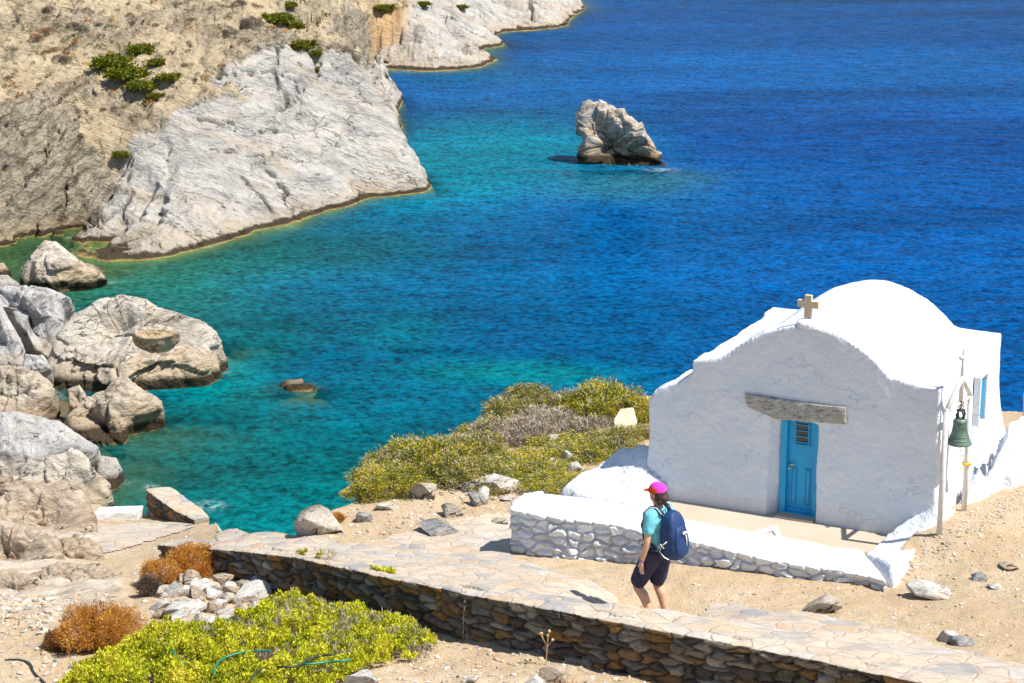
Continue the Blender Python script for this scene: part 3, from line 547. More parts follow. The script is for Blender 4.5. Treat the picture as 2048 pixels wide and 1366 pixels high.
# ================================================================ ROCKS
def star(poly, c, th):
    poly = np.asarray(poly, float) - c; n = len(poly); out = np.zeros(len(th))
    dx, dy = np.cos(th), np.sin(th)
    for k in range(n):
        a = poly[k]; b = poly[(k + 1) % n]; e = b - a; den = dx * e[1] - dy * e[0]; den = np.where(np.abs(den) < 1e-9, 1e-9, den)
        t = (a[0] * e[1] - a[1] * e[0]) / den; s = (a[0] * dy - a[1] * dx) / den
        ok = (t > 0) & (s >= -1e-6) & (s <= 1 + 1e-6); out = np.where(ok, np.maximum(out, t), out)
    return out
def outline_rock(name, poly, basepx, zb, mat, label, cat='rock', tilt=50, tf=None, tb=None, seed=0, sub=6, amp=1., group=None, foot=.5, power=.9, ctr=None, strat=(.8, 2.5), bsh=.20):
    """closed boulder: silhouette on a plane leaning back from the base line, bulged to the front and the back"""
    B = at_z(basepx[0], basepx[1], zb); tv = np.array([0, math.cos(R(tilt)), math.sin(R(tilt))]); nv = np.array([0, -math.sin(R(tilt)), math.cos(R(tilt))]); xv = np.array([1., 0, 0])
    P2 = np.array([[np.dot(at_plane(a, b, B, nv) - B, xv), np.dot(at_plane(a, b, B, nv) - B, tv)] for a, b in poly])
    c = P2.mean(0) if ctr is None else np.array([np.dot(at_plane(*ctr, B, nv) - B, xv), np.dot(at_plane(*ctr, B, nv) - B, tv)])
    size = (P2.max(0) - P2.min(0)).min(); tf = tf or size * .30; tb = tb or size * .5
    V, F = ico(sub); th = np.arctan2(V[:, 1], V[:, 0]); r = np.sqrt(V[:, 0] ** 2 + V[:, 1] ** 2)
    rr = star(P2, c, th); k = r ** power
    a = c[0] + rr * k * np.cos(th); b = c[1] + rr * k * np.sin(th)
    b = b - bsh * size * sstep(0, -.7, V[:, 1]) * (1 if zb < .35 else .4)
    z = V[:, 2]; off = np.where(z > 0, np.maximum(z, 0) ** .85 * tf, -np.sqrt(np.maximum(-z, 0)) * tb * (1 - .85 * sstep(0, -.8, V[:, 1])))
    W3 = B + a[:, None] * xv + b[:, None] * tv + off[:, None] * nv
    W3[:, 2] -= foot * np.maximum(-off, 0) * .6 + size * .5 * np.sqrt(np.maximum(-z, 0)) * sstep(.2, -.5, V[:, 1])
    nrm = V[:, :1] * xv + V[:, 1:2] * tv + V[:, 2:3] * nv
    s = size; q = W3 / s
    fr, f2, idd, _ = worley(q * 2.3 + .25 * np.c_[fbm(q * 2, 2, seed), fbm(q * 2, 2, seed + 1), fbm(q * 2, 2, seed + 2)], seed)
    rs = np.random.RandomState(seed); ax = rs.normal(size=(3, 3)); ax, _ = np.linalg.qr(ax)
    cut = 0
    for k in range(11):
        n_ = rs.normal(size=3); n_ /= np.linalg.norm(n_); cut = cut + np.maximum(nrm @ n_ - rs.uniform(.45, .8), 0)
    ld = q @ ax[0] * 2.1 + .55 * fbm(q * 1.7, 3, seed + 21); l2 = q @ ax[1] * 3.7 + .8 * fbm(q * 2.3, 3, seed + 23)
    dsp = .085 * ((ld % 1) ** 1.5 - .5) * (fbm(q * 1.1, 2, seed + 25) > -.12) + .035 * ((l2 % 1) - .5) * (fbm(q * 1.5, 2, seed + 27) > 0) - .36 * cut * (1 - .85 * sstep(.6, .98, r)) + .07 * (idd - .5) + .07 * fbm(q * 1.6, 4, seed + 3) + .05 * fbm(q @ ax.T * np.array([strat[0], strat[0], strat[1]]) * 1.6, 6, seed + 9, True, .6) - .05 * (1 - sstep(0, .09, f2 - fr)) + .03 * fbm(q * 8, 4, seed + 5, True)
    W3 = W3 + nrm * (dsp * (1 - .62 * sstep(.6, 1, r)) * s * amp)[:, None]
    org = np.array([B[0], B[1] + tb * .3, max(zb, 0)]); me = mesh_np(name, W3 - org, F)
    return tag(link(name, me, M[mat], loc=org), label, cat, group)
sg = 'pale boulders along the cove shore'
outline_rock('sea_stack', [(1150, 258), (1152, 225), (1165, 205), (1180, 198), (1205, 208), (1232, 222), (1246, 222), (1252, 234), (1262, 238), (1278, 252), (1284, 270), (1297, 278), (1305, 292), (1315, 305), (1318, 320), (1340, 332), (1344, 342), (1312, 343), (1270, 340), (1220, 334), (1162, 328), (1158, 305), (1170, 278), (1165, 264)],
             (1225, 330), -.1, 'rock_islet', 'lone jagged tan rock standing in open blue water', 'rock', tilt=76, tf=1.1, tb=.8, seed=3, sub=7, amp=1.5, ctr=(1225, 290), foot=.5, bsh=.03)
outline_rock('boulder', [(40, 580), (48, 540), (75, 505), (92, 484), (115, 488), (150, 515), (178, 540), (205, 548), (216, 562), (190, 574), (120, 584), (60, 590)], (120, 582), -.15, 'rock_pale', 'pointed triangular grey boulder at the head of the cove', 'boulder', 58, 1.0, 1.4, 11, 6, .9, sg, ctr=(120, 550))
outline_rock('boulder', [(85, 750), (115, 690), (150, 640), (200, 608), (250, 600), (300, 608), (325, 628), (345, 630), (400, 650), (432, 672), (445, 692), (435, 712), (442, 735), (425, 758), (380, 765), (340, 762), (290, 772), (230, 782), (170, 780), (120, 768)], (260, 775), -.15, 'rock_pale', 'largest pale cream boulder, domed, reaching into the turquoise water', 'boulder', 48, 1.5, 2.0, 21, 7, .95, sg, ctr=(270, 695))
outline_rock('boulder', [(262, 670), (280, 661), (320, 657), (360, 664), (345, 674), (315, 680), (285, 680)], (310, 690), 2.5, 'rock_ochre', 'small ochre block lodged on top of the largest boulder', 'boulder', 40, .10, .5, 24, 5, .8, sg, bsh=.0)
outline_rock('boulder', [(0, 580), (60, 582), (130, 590), (143, 598), (125, 612), (122, 630), (135, 660), (128, 700), (105, 722), (75, 700), (55, 665), (20, 625), (-30, 620), (-40, 590)], (85, 700), .6, 'rock_grey', 'angular grey boulder with a dark overhang left of the largest boulder', 'boulder', 50, .8, 1.5, 31, 6, 1.1, sg, ctr=(60, 630))
outline_rock('boulder', [(-60, 600), (0, 605), (25, 650), (50, 700), (52, 735), (10, 740), (-60, 740)], (0, 738), .5, 'rock_grey', 'smooth light grey boulder cut off by the left edge above the low ledge', 'boulder', 52, .7, 1.3, 36, 6, .7, sg)
outline_rock('boulder', [(-60, 742), (20, 740), (70, 752), (110, 785), (105, 810), (70, 830), (55, 850), (-10, 865), (-60, 850)], (40, 850), .3, 'rock_tan', 'rough tan boulder at the left edge below the smooth grey one', 'boulder', 45, .8, 1.3, 41, 6, 1.1, sg)
outline_rock('boulder', [(52, 712), (90, 715), (105, 742), (70, 752), (45, 745)], (75, 750), 1.2, 'rock_grey', 'small grey stone wedged between the smooth grey boulder and the largest one', 'boulder', 45, .4, .6, 43, 5, 1, sg)
outline_rock('boulder', [(135, 780), (160, 772), (178, 800), (172, 830), (140, 815)], (158, 825), .5, 'rock_tan', 'narrow orange tinted stone standing under the largest boulder', 'boulder', 55, .35, .5, 47, 5, 1, sg)
outline_rock('boulder', [(130, 850), (165, 810), (215, 790), (235, 768), (262, 765), (290, 790), (325, 805), (330, 825), (300, 842), (262, 850), (255, 880), (215, 890), (180, 878)], (230, 885), -.1, 'rock_tan', 'knobbly tan boulder running down into the water below the largest boulder', 'boulder', 40, .9, 1.4, 51, 6, 1.1, sg, ctr=(220, 835))
outline_rock('boulder', [(-60, 850), (20, 838), (80, 842), (130, 855), (170, 885), (200, 905), (203, 925), (170, 935), (120, 950), (60, 975), (20, 960), (-60, 940)], (90, 965), .2, 'rock_grey', 'broad smooth blue grey boulder above the cream shore rock', 'boulder', 40, 1.0, 1.5, 57, 6, .6, sg, ctr=(80, 905))
outline_rock('boulder', [(178, 925), (205, 916), (235, 920), (247, 945), (240, 975), (225, 992), (195, 975), (180, 955)], (215, 990), -.2, 'rock_grey', 'small rounded dark grey boulder wet at the water edge', 'boulder', 50, .6, .8, 61, 5, .5, sg)
outline_rock('boulder', [(20, 990), (60, 945), (120, 925), (150, 910), (175, 920), (190, 950), (222, 975), (228, 1000), (205, 1015), (170, 1005), (100, 1015), (30, 1015)], (140, 1012), .3, 'rock_pale', 'cream rounded boulder just behind the near rock outcrop', 'boulder', 42, .9, 1.3, 67, 6, .9, sg, ctr=(130, 970))
outline_rock('boulder', [(-40, 525), (10, 530), (22, 545), (15, 555), (-40, 555)], (0, 553), .1, 'rock_tan', 'low brown stone at the left edge beside the triangular boulder', 'boulder', 45, .4, .7, 71, 5, 1, sg)
outline_rock('boulder', [(-30, 555), (15, 552), (40, 570), (42, 585), (10, 588), (-30, 585)], (10, 586), .1, 'rock_grey', 'low grey stone between the triangular boulder and the left edge', 'boulder', 45, .4, .7, 73, 5, 1, sg)
outline_rock('boulder', [(-40, 905), (0, 925), (25, 950), (20, 975), (-40, 985)], (-5, 980), .8, 'rock_tan', 'cracked tan boulder at the left edge below the blue grey one', 'boulder', 45, .6, .9, 77, 5, 1.1, sg)
outline_rock('boulder', [(105, 465), (118, 461), (130, 466), (128, 476), (105, 476)], (118, 475), -.1, 'rock_tan', 'tiny stone in the water at the foot of the far cliff', 'boulder', 50, .2, .3, 79, 4, .8, sg)
outline_rock('boulder', [(566, 776), (585, 770), (615, 769), (634, 775), (620, 784), (590, 787)], (600, 786), -.05, 'rock_tan', 'flat brown reef rock awash in the middle of the cove', 'boulder', 20, .14, .3, 83, 5, .8, sg)
# dry outcrop at the left of the near slope
og = 'dry outcrop rocks on the near slope'
outline_rock('outcrop_rock', [(-60, 990), (0, 985), (60, 978), (140, 985), (175, 1000), (192, 1040), (190, 1075), (150, 1090), (100, 1088), (0, 1085), (-60, 1085)], (80, 1088), 7.2, 'rock_dry', 'pale cream rock outcrop beside the low white wall', 'rock', 26, .45, .8, 91, 6, 1., og, ctr=(70, 1035))
outline_rock('outcrop_rock', [(-60, 1055), (20, 1052), (80, 1058), (115, 1080), (128, 1120), (100, 1140), (40, 1150), (-60, 1150)], (40, 1148), 8.1, 'rock_dry', 'rounded orange stained rock at the left edge of the near slope', 'rock', 34, .30, .6, 93, 6, 1.2, og, ctr=(20, 1100))
outline_rock('outcrop_rock', [(60, 1150), (120, 1130), (200, 1132), (245, 1145), (248, 1170), (200, 1185), (120, 1190), (60, 1180)], (150, 1190), 8.45, 'rock_dry', 'flat layered rock ledge above the orange bush', 'rock', 24, .12, .5, 97, 6, 1., og)
outline_rock('outcrop_rock', [(-60, 1150), (20, 1140), (80, 1160), (120, 1195), (60, 1225), (-60, 1230)], (20, 1225), 8.5, 'rock_dry', 'low striped rock slab at the left edge beside the scree', 'rock', 22, .12, .5, 98, 6, 1., og)
outline_rock('outcrop_rock', [(120, 1085), (165, 1078), (200, 1095), (215, 1125), (150, 1135), (118, 1120)], (165, 1130), 8.0, 'rock_dry', 'cracked pale rock between the rounded rock and the gravel', 'rock', 25, .18, .4, 99, 5, 1.1, og)
# stones on the ground
def blob_rock(name, px, py, w, h, mat, label, cat='stone', group='loose stones on the gravel', seed=0, dep=.7, rz=None, bv=None, sub=4, sink=.25):
    P = hit(px, py, bv); s = math.sqrt(((P - np.array([0, 0, CAMZ])) ** 2).sum()) / FPX
    V, F = ico(sub); rs = np.random.RandomState(seed); q = V * 1.0
    for k in range(13):
        n = rs.normal(size=3); n /= np.linalg.norm(n); dd = rs.uniform(.38, .75); t = np.maximum(q @ n - dd, 0); q = q - t[:, None] * n * .98
    q = q * (1 + .10 * fbm(q * 1.5 + seed, 3, seed)[:, None] + .05 * fbm(q * 5, 3, seed + 1, True)[:, None])
    q = q / (q.max(0) - q.min(0)); q[:, 0] *= w * s; q[:, 2] *= h * s * 1.25; q[:, 1] *= w * s * dep
    a = rs.uniform(-.35, .35) if rz is None else rz; c_, s_ = math.cos(a), math.sin(a); q[:, [0, 1]] = q[:, [0, 1]] @ np.array([[c_, s_], [-s_, c_]])
    me = mesh_np(name, q + np.array([0, 0, h * s * (.5 - sink)]), F); 
    return tag(link(name, me, M[mat], loc=tuple(P)), label, cat, group)
stones = [  # px,py(base),w,h,mat,label
    (1640, 1222, 78, 34, 'rock_tan', 'large rounded tan stone on the gravel, nearest to the path'), (1860, 1186, 96, 30, 'rock_small', 'long flat grey stone lying right of the white wall corner'), (1958, 1158, 34, 16, 'rock_slate', 'small striped stone on the gravel near the right edge'),
    (2015, 1132, 44, 14, 'rock_dry', 'thin cream stone on the gravel at the right edge'), (1990, 1176, 30, 10, 'rock_small', 'tiny flat white stone below the thin cream one'), (1898, 1282, 48, 32, 'rock_small', 'pale angular stone at the edge of the paved path'), (1925, 1290, 50, 16, 'rock_slate', 'dark flat stone leaning on the pale angular one'),
    (645, 1064, 96, 52, 'rock_pale', 'large pale rock on the brink above the sea'), (612, 1070, 50, 54, 'rock_grey', 'rounded grey rock beside the large pale brink rock'), (728, 1040, 34, 26, 'rock_slate', 'dark grey block on the dirt near the brink'), (770, 1016, 46, 16, 'rock_small', 'flat white stone beneath the green bush tip'),
    (850, 992, 60, 34, 'rock_tan', 'smooth tan rock under the green bushes'), (885, 1066, 92, 26, 'rock_slate', 'long grey slab lying along the upper edge of the path'), (905, 1030, 50, 24, 'rock_tan', 'brown stone above the long grey slab'), (950, 1010, 30, 34, 'rock_slate', 'dark upright stone in the pile between bushes and wall'),
    (966, 1008, 26, 36, 'rock_small', 'pale upright stone next to the dark upright one'), (985, 976, 96, 30, 'rock_small', 'large grey white slab topping the stone pile'), (938, 982, 44, 26, 'rock_slate', 'blackish stone left of the grey white slab'), (900, 968, 40, 20, 'rock_slate', 'dark stone at the foot of the olive shrub'),
    (1000, 1046, 40, 12, 'rock_tan', 'small flat stone in front of the white wall end'), (1015, 1000, 24, 12, 'rock_small', 'little stone on bare dirt left of the white wall'), (1104, 894, 26, 34, 'rock_small', 'white stone standing among grey twigs'), (1130, 922, 26, 28, 'rock_small', 'white stone in the shrubs nearest the white slope'),
    (1150, 944, 36, 24, 'rock_small', 'cream stone at the foot of the white slope'), (1110, 932, 22, 20, 'rock_small', 'small round white stone left of the two white ones'), (1018, 890, 34, 18, 'rock_dry', 'cream stone half hidden in the middle of the shrubs'), (1075, 910, 38, 16, 'rock_dry', 'ochre flat stone in the shrubs'),
    (360, 1232, 76, 38, 'rock_small', 'white wedge stone at the front of the rubble pile'), (350, 1190, 44, 34, 'rock_small', 'pale stone at the left of the rubble pile'), (378, 1168, 40, 34, 'rock_dry', 'cream stone touching the orange bush by the wall'), (410, 1186, 50, 30, 'rock_small', 'white squarish stone in the middle of the rubble pile'),
    (446, 1164, 46, 26, 'rock_dry', 'flat orange white stone at the top of the rubble pile'), (498, 1200, 78, 36, 'rock_small', 'largest grey slab of the rubble pile beside the wall'), (432, 1216, 46, 24, 'rock_small', 'low grey stone behind the white wedge'), (480, 1232, 54, 26, 'rock_dry', 'broken cream stone at the right of the rubble pile'),
    (455, 1248, 44, 24, 'rock_small', 'white stone at the lower right of the rubble pile'), (312, 1172, 30, 26, 'rock_dry', 'small cream stone left of the rubble pile under the bush'), (520, 1224, 40, 26, 'rock_small', 'white chip of the rubble pile nearest the green cover'), (395, 1214, 36, 24, 'rock_dry', 'orange tinted chip behind the white wedge'), (465, 1190, 34, 22, 'rock_dry', 'pinkish stone beside the largest grey slab'),
    (728, 1370, 74, 34, 'rock_small', 'rounded grey rock at the bottom edge by the green cover'), (1100, 1362, 60, 34, 'rock_dry', 'cream rock at the bottom edge below the stone wall'), (948, 1362, 26, 14, 'rock_small', 'white pebble at the bottom edge right of the green cover'), (135, 1255, 26, 18, 'rock_small', 'pale blue stone left of the round orange bush'),
    (160, 1102, 34, 14, 'rock_tan', 'brown stone on the gravel ramp'), (1072, 1372, 44, 26, 'rock_small', 'grey stone touching the cream rock at the bottom edge')]
rsx = random.Random(7); mats_ = ['rock_small', 'rock_dry', 'rock_small', 'rock_pale']
adj = ['flat', 'jagged', 'blocky', 'thin', 'chipped', 'squat', 'pointed']; tone = ['white', 'cream', 'pale grey', 'rusty white']
for k in range(26):
    a_ = 335 + (k % 7) * 30 + rsx.uniform(-10, 10); b_ = 1168 + (k // 7) * 24 + rsx.uniform(-7, 7) + (a_ - 335) * .08
    stones.append((a_, b_, rsx.uniform(30, 54), rsx.uniform(18, 30), mats_[k % 4], '%s %s stone, row %s of rubble pile, %s from left' % (tone[k % 4], adj[k % 7], ['one', 'two', 'three', 'four'][k // 7], ['first', 'second', 'third', 'fourth', 'fifth', 'sixth', 'seventh'][k % 7])))
for k, s in enumerate(stones):
    blob_rock('rock' if s[2] > 60 else 'stone', s[0], s[1], s[2], s[3], s[4], s[5], 'rock' if s[2] > 60 else 'stone', seed=100 + k, dep=.75, sub=5 if s[2] > 60 else 4)
# gravel / scree as one uncounted mass
def scatter_pebbles(name, spots, mat, label, seed):
    rs = np.random.RandomState(seed); V, F = ico(1); VV = []; FF = []; n = 0; CC = []
    pal = np.array([(.60, .53, .43), (.52, .43, .31), (.42, .38, .33), (.66, .61, .54), (.56, .40, .25), (.48, .40, .30)])
    for (poly, cnt, smin, smax) in spots:
        poly = np.array(poly, float); lo, hi = poly.min(0), poly.max(0); got = 0
        while got < cnt:
            q = rs.uniform(lo, hi, (cnt, 2)); q = q[polysd(q, poly) > 0]
            for (a, b) in q:
                if got >= cnt: break
                got += 1; P = hit(a, b)
                if P[2] < 1: continue
                s = smin + (smax - smin) * rs.rand() ** 3.0; v = V * (1 + .28 * rs.normal(size=(len(V), 1))) * np.array([1, rs.uniform(.5, 1), rs.uniform(.3, .6)]) * s
                an = rs.uniform(0, 6.3); c_, s_ = math.cos(an), math.sin(an); v[:, [0, 1]] = v[:, [0, 1]] @ np.array([[c_, s_], [-s_, c_]])
                VV.append(v + P + np.array([0, 0, .25 * s * .4])); FF.append(F + n); n += len(V); CC.append(np.tile(pal[rs.randint(len(pal))] * rs.uniform(.8, 1.1), (len(V), 1)))
    me = mesh_np(name, np.vstack(VV), np.vstack(FF), {'col': np.vstack(CC)}, smooth=False)
    return tag(link(name, me, mat), label, kind='stuff')
M['pebble'] = attr_mat('pebble', bumps=(), var=.2)
scatter_pebbles('gravel', [([(1350, 1160), (1780, 1180), (1860, 1090), (2060, 980), (2060, 1330), (1700, 1240), (1450, 1210)], 800, .006, .03), ([(1780, 1180), (1860, 1060), (2060, 968), (2060, 1010), (1870, 1110)], 400, .008, .03),
    ([(640, 1080), (700, 1010), (900, 980), (1110, 975), (1010, 1050), (760, 1075)], 500, .008, .05), ([(0, 1200), (200, 1180), (300, 1230), (300, 1366), (0, 1366)], 900, .008, .055), ([(250, 1130), (430, 1180), (560, 1230), (560, 1290), (300, 1290)], 500, .008, .05),
    ([(880, 1270), (1300, 1360), (1300, 1370), (720, 1370), (860, 1290)], 500, .008, .045), ([(0, 1190), (120, 1200), (100, 1260), (0, 1260)], 110, .03, .09), ([(210, 1055), (430, 1060), (320, 1110), (240, 1130)], 160, .008, .03), ([(1030, 1120), (1300, 1150), (1300, 1200), (1040, 1160)], 250, .006, .025)], M['pebble'], 'loose gravel and stone chips scattered over the dry ground', 5)
# ================================================================ PATH, TERRACE
def sheet(name, poly_px, zoff, mat, label, res=.045, guide=None, jitter=.04, zfun=None, bv=None):
    P = np.array([hit(a, b)[:2] if len_ == 2 else at_z(a, b, z)[:2] for (a, b, z, len_) in [((p[0], p[1], p[2] if len(p) > 2 else 0, len(p))) for p in poly_px]])
    lo, hi = P.min(0) - .1, P.max(0) + .1; xs = np.arange(lo[0], hi[0], res); ys = np.arange(lo[1], hi[1], res); X, Y = np.meshgrid(xs, ys); q = np.c_[X.ravel(), Y.ravel()]
    sd = polysd(q, P) + jitter * fbm(np.c_[q * 3, q[:, :1] * 0], 3, 7) * 2
    z = np.array([down(a, b) if s_ > -.2 else 0 for (a, b), s_ in zip(q, sd)]) if zfun is None else zfun(q)
    F = grid_faces(len(ys), len(xs)); F = F[(sd[F] > 0).all(1)]
    used, inv = np.unique(F, return_inverse=True); V = np.c_[q, z + zoff][used]
    return tag(link(name, mesh_np(name, V, inv.reshape(F.shape)), mat), label, kind='structure')
cop_in = [tuple(c) for c in cop]
sheet('path', [(445, 1063), (500, 1068), (590, 1074), (690, 1087), (760, 1080), (835, 1062), (900, 1042), (960, 1030), (1030, 1028), (1060, 1060), (1022, 1110), (1060, 1128), (1130, 1150), (1200, 1172), (1240, 1200), (1290, 1219, 10.17), (1340, 1222, 10.16), (1410, 1214), (1470, 1205), (1540, 1225), (1600, 1222), (1700, 1245), (1830, 1272), (1960, 1310), (2048, 1330), (2300, 1380)]
      + [(c[0], c[1] - 3, c[2]) for c in cop[::-1][:-1]] + [(430, 1085, 8.9)], .016, M['flag'], 'flagstone path along the top of the stone wall')
sheet('path_ramp', [(200, 1052), (270, 1046), (349, 1019, 6.45), (410, 1040), (380, 1060), (300, 1085), (240, 1100), (190, 1110), (150, 1100), (170, 1060)], .014, M['flag'], 'worn paved ramp down to the landing', jitter=.12)
# ================================================================ WALLS OF STONE
def resample(pts, n):
    pts = np.array(pts, float); d = np.r_[0, np.cumsum(np.linalg.norm(np.diff(pts[:, :3], axis=0), axis=1))]; t = np.linspace(0, d[-1], n)
    return np.stack([np.interp(t, d, pts[:, k]) for k in range(pts.shape[1])], 1), t
def stone_wall(name, near, far, bottoms, cell, depth, mat, label, pal, cat='wall', step=.014, top_col=None, seed=0, group=None, white=False, topn=14, capdepth=.0, topamp=.012):
    """near, far: matching polylines of the top edges; bottoms: foot height under the near edge"""
    near = np.c_[np.array(near, float), np.array(bottoms, float)]; L = np.linalg.norm(np.diff(near[:, :3], axis=0), axis=1).sum(); ns = max(8, int(L / step))
    nr, t = resample(near, ns)
    d0 = np.r_[0, np.cumsum(np.linalg.norm(np.diff(near[:, :3], axis=0), axis=1))]; far = np.array(far, float); fr = np.stack([np.interp(t, d0, far[:, k]) for k in range(3)], 1)
    tan = np.gradient(nr[:, :2], axis=0); k = max(3, int(.08 / step)); 
    for _ in range(2): tan = np.stack([np.convolve(np.pad(tan[:, j], k, mode='edge'), np.ones(2 * k + 1) / (2 * k + 1), 'valid') for j in range(2)], 1)
    tan /= np.linalg.norm(tan, axis=1)[:, None]; nrm = np.c_[tan[:, 1], -tan[:, 0]]
    H = max((nr[:, 2] - nr[:, 3]).max(), .1); nh = max(6, int(H / step))
    V = np.zeros((ns, nh + topn + 4, 3)); Cc = np.zeros((ns, nh + topn + 4, 3)); 
    hh = np.linspace(0, 1, nh); zf = nr[:, 3:4] + (nr[:, 2:3] - nr[:, 3:4]) * hh[None]
    S = np.repeat(t[:, None], nh, 1); uv = np.c_[S.ravel() / cell[0], zf.ravel() / cell[1]]
    uv = uv + .32 * np.c_[fbm(np.c_[uv * .8, uv[:, :1] * 0], 2, seed + 1), fbm(np.c_[uv * .8, uv[:, :1] * 0 + 5], 2, seed + 2)] * 2
    F1, F2, ID, CPt = worley(uv, seed); e = F2 - F1
    loc = uv - CPt; tl = (np.sin(ID * 91.7) * loc[:, 0] + np.cos(ID * 57.3) * loc[:, 1]) * .35
    prof = sstep(0.0, .30, e); dsp = depth * (prof * (.75 + .5 * (ID - .5) + tl) - .25) + .006 * fbm(np.c_[uv * 5, ID * 20], 4, seed + 3) * (1 + depth * 20)
    topfade = sstep(0, .10, (nr[:, 2:3] - zf).ravel()); dsp = dsp * (.35 + .65 * topfade) + (1 - topfade) * depth * .5
    dsp = dsp.reshape(ns, nh)
    V[:, :nh, 0] = nr[:, :1] + nrm[:, :1] * dsp; V[:, :nh, 1] = nr[:, 1:2] + nrm[:, 1:2] * dsp; V[:, :nh, 2] = zf
    pal = np.array(pal, float); ci = (ID * 997 % 1 * len(pal)).astype(int) % len(pal); cc = pal[ci] * (.82 + .36 * ((ID * 313) % 1))[:, None]
    mort = 1 - sstep(.02, .11, e); cc = cc * (1 - mort[:, None] * (0 if white else .72)); Cc[:, :nh] = cc.reshape(ns, nh, 3)
    tt = np.linspace(0, 1, topn + 2)[1:]; base = np.c_[V[:, nh - 1, 0], V[:, nh - 1, 1], nr[:, 2]]
    T = base[:, None, :] * (1 - tt[None, :, None]) + fr[:, None, :] * tt[None, :, None]
    tq = T.reshape(-1, 3); T[:, :, 2] += (topamp * 2 * fbm(np.c_[tq[:, :2] * 4, tq[:, :1] * 0], 3, seed + 6)).reshape(T.shape[:2]) + .018 * np.sin(np.minimum(tt * 6, 1.57))[None] 
    V[:, nh:nh + topn + 1] = T; tc = np.array(top_col if top_col is not None else pal.mean(0)); 
    f1, f2, idt, _ = worley(tq[:, :2] * 3.2, seed + 8); tcol = (np.array(pal)[(idt * 997 % 1 * len(pal)).astype(int)] * .0 + tc * (.85 + .3 * idt)[:, None]) if not white else np.tile(tc, (len(tq), 1))
    Cc[:, nh:nh + topn + 1] = tcol.reshape(ns, topn + 1, 3)
    fb = fr.copy(); fb[:, 2] = np.minimum(nr[:, 3], fr[:, 2]) - .2; V[:, nh + topn + 1] = fb; nb = nr[:, :3].copy(); nb[:, 2] = nr[:, 3] - .2; V[:, nh + topn + 2] = nb; V[:, nh + topn + 3] = V[:, 0]
    Cc[:, nh + topn + 1:] = tc
    me_f = grid_faces(ns, nh + topn + 4, True); org = V[0, 0].copy(); org[2] = nr[0, 3]
    n_ = nh + topn + 4; caps = [list(range(n_ - 1)), [(ns - 1) * n_ + i for i in range(n_ - 1)][::-1]]
    me = mesh_np(name, V.reshape(-1, 3) - org, me_f, {'col': Cc.reshape(-1, 3)})
    if not white:
        me.materials.append(mat); me.materials.append(M['flag']); col_ = np.tile(np.arange(n_ - 1), ns - 1); me.polygons.foreach_set('material_index', ((col_ >= nh - 1) & (col_ < nh + topn)).astype(np.int32))
    bm = bmesh.new(); bm.from_mesh(me); bm.verts.ensure_lookup_table()
    for c in caps: 
        try: bm.faces.new([bm.verts[i] for i in c])
        except ValueError: pass
    bm.to_mesh(me); bm.free()
    return tag(link(name, me, mat, loc=tuple(org)), label, cat, group)
brown = [(.18, .145, .105), (.24, .20, .15), (.30, .26, .20), (.20, .18, .155), (.36, .19, .07), (.12, .10, .085), (.28, .17, .085), (.38, .34, .28)]
nearw = COPW; farw = COPW + np.array([.10, .34, -.03]); farw[0] = COPW[0] + np.array([.25, .25, -.03])
bz = [np.interp(x, [b[0] for b in botz], [b[2] for b in botz]) - .06 for x in COPW[:, 0]]
stone_wall('stone_wall', nearw + np.array([0, 0, .006]), farw, bz, (.25, .088), .065, M['stone_wall'], 'long dark brown dry stone retaining wall below the path', brown, step=.012, top_col=(.50, .43, .35), seed=12)
# whitewashed parapet
wt = [(1085, 986, 10.2), (1050, 992, 10.2), (1030, 1006, 10.19), (1027, 1017, 10.18), (1070, 1026, 10.17), (1117, 1034, 10.16), (1205, 1044, 10.14), (1287, 1060, 10.11), (1372, 1076, 10.07), (1440, 1094, 10.03), (1550, 1120, 9.98), (1625, 1132, 9.96), (1728, 1148, 9.95), (1775, 1160, 9.95)]
wb = [9.6, 9.6, 9.6, 9.6, 9.62, 9.64, 9.68, 9.72, 9.75, 9.77, 9.8, 9.82, 9.83, 9.84]
wf = [(1088, 988, 10.2), (1084, 989, 10.2), (1084, 989, 10.2), (1090, 990, 10.2), (1130, 994, 10.19), (1187, 1001, 10.17), (1240, 1010, 10.15), (1320, 1030, 10.1), (1400, 1047, 10.06), (1498, 1066, 10.0), (1590, 1080, 9.96), (1660, 1095, 9.94), (1715, 1101, 9.93), (1722, 1104, 9.93)]
whites = [(.72, .745, .785), (.69, .715, .75), (.75, .77, .80)]
M['white_wall'] = attr_mat('whitewashed_rubble', ((16, .6, .03),), .9, .10, 5)
stone_wall('parapet_wall', Z3(wt), Z3(wf), [b - .05 for b in wb], (.19, .10), .085, M['white_wall'], 'whitewashed rubble stone parapet wall in front of the chapel', whites, step=.012, top_col=(.76, .765, .77), seed=31, white=True, topamp=.007)
# terrace floor between the parapet and the chapel
TZ = 9.86
ter = [(1180, 1003, TZ), (1240, 1012, TZ), (1320, 1032, TZ), (1400, 1049, TZ), (1498, 1068, TZ), (1590, 1083, TZ), (1660, 1098, TZ), (1722, 1108, TZ), (1800, 1085, TZ), (1900, 1070, TZ), (1700, 1010, TZ), (1500, 970, TZ), (1320, 940, TZ), (1200, 960, TZ)]
tp = np.array([at_z(*p) for p in ter]); mb = MB(); mb.prism(list(tp[::-1] - np.array([0, 0, .5])), (0, 0, .5)); mb.build('terrace', M['terrace']); tag(D.objects['terrace'], 'beige cement terrace in front of the chapel door', kind='structure')
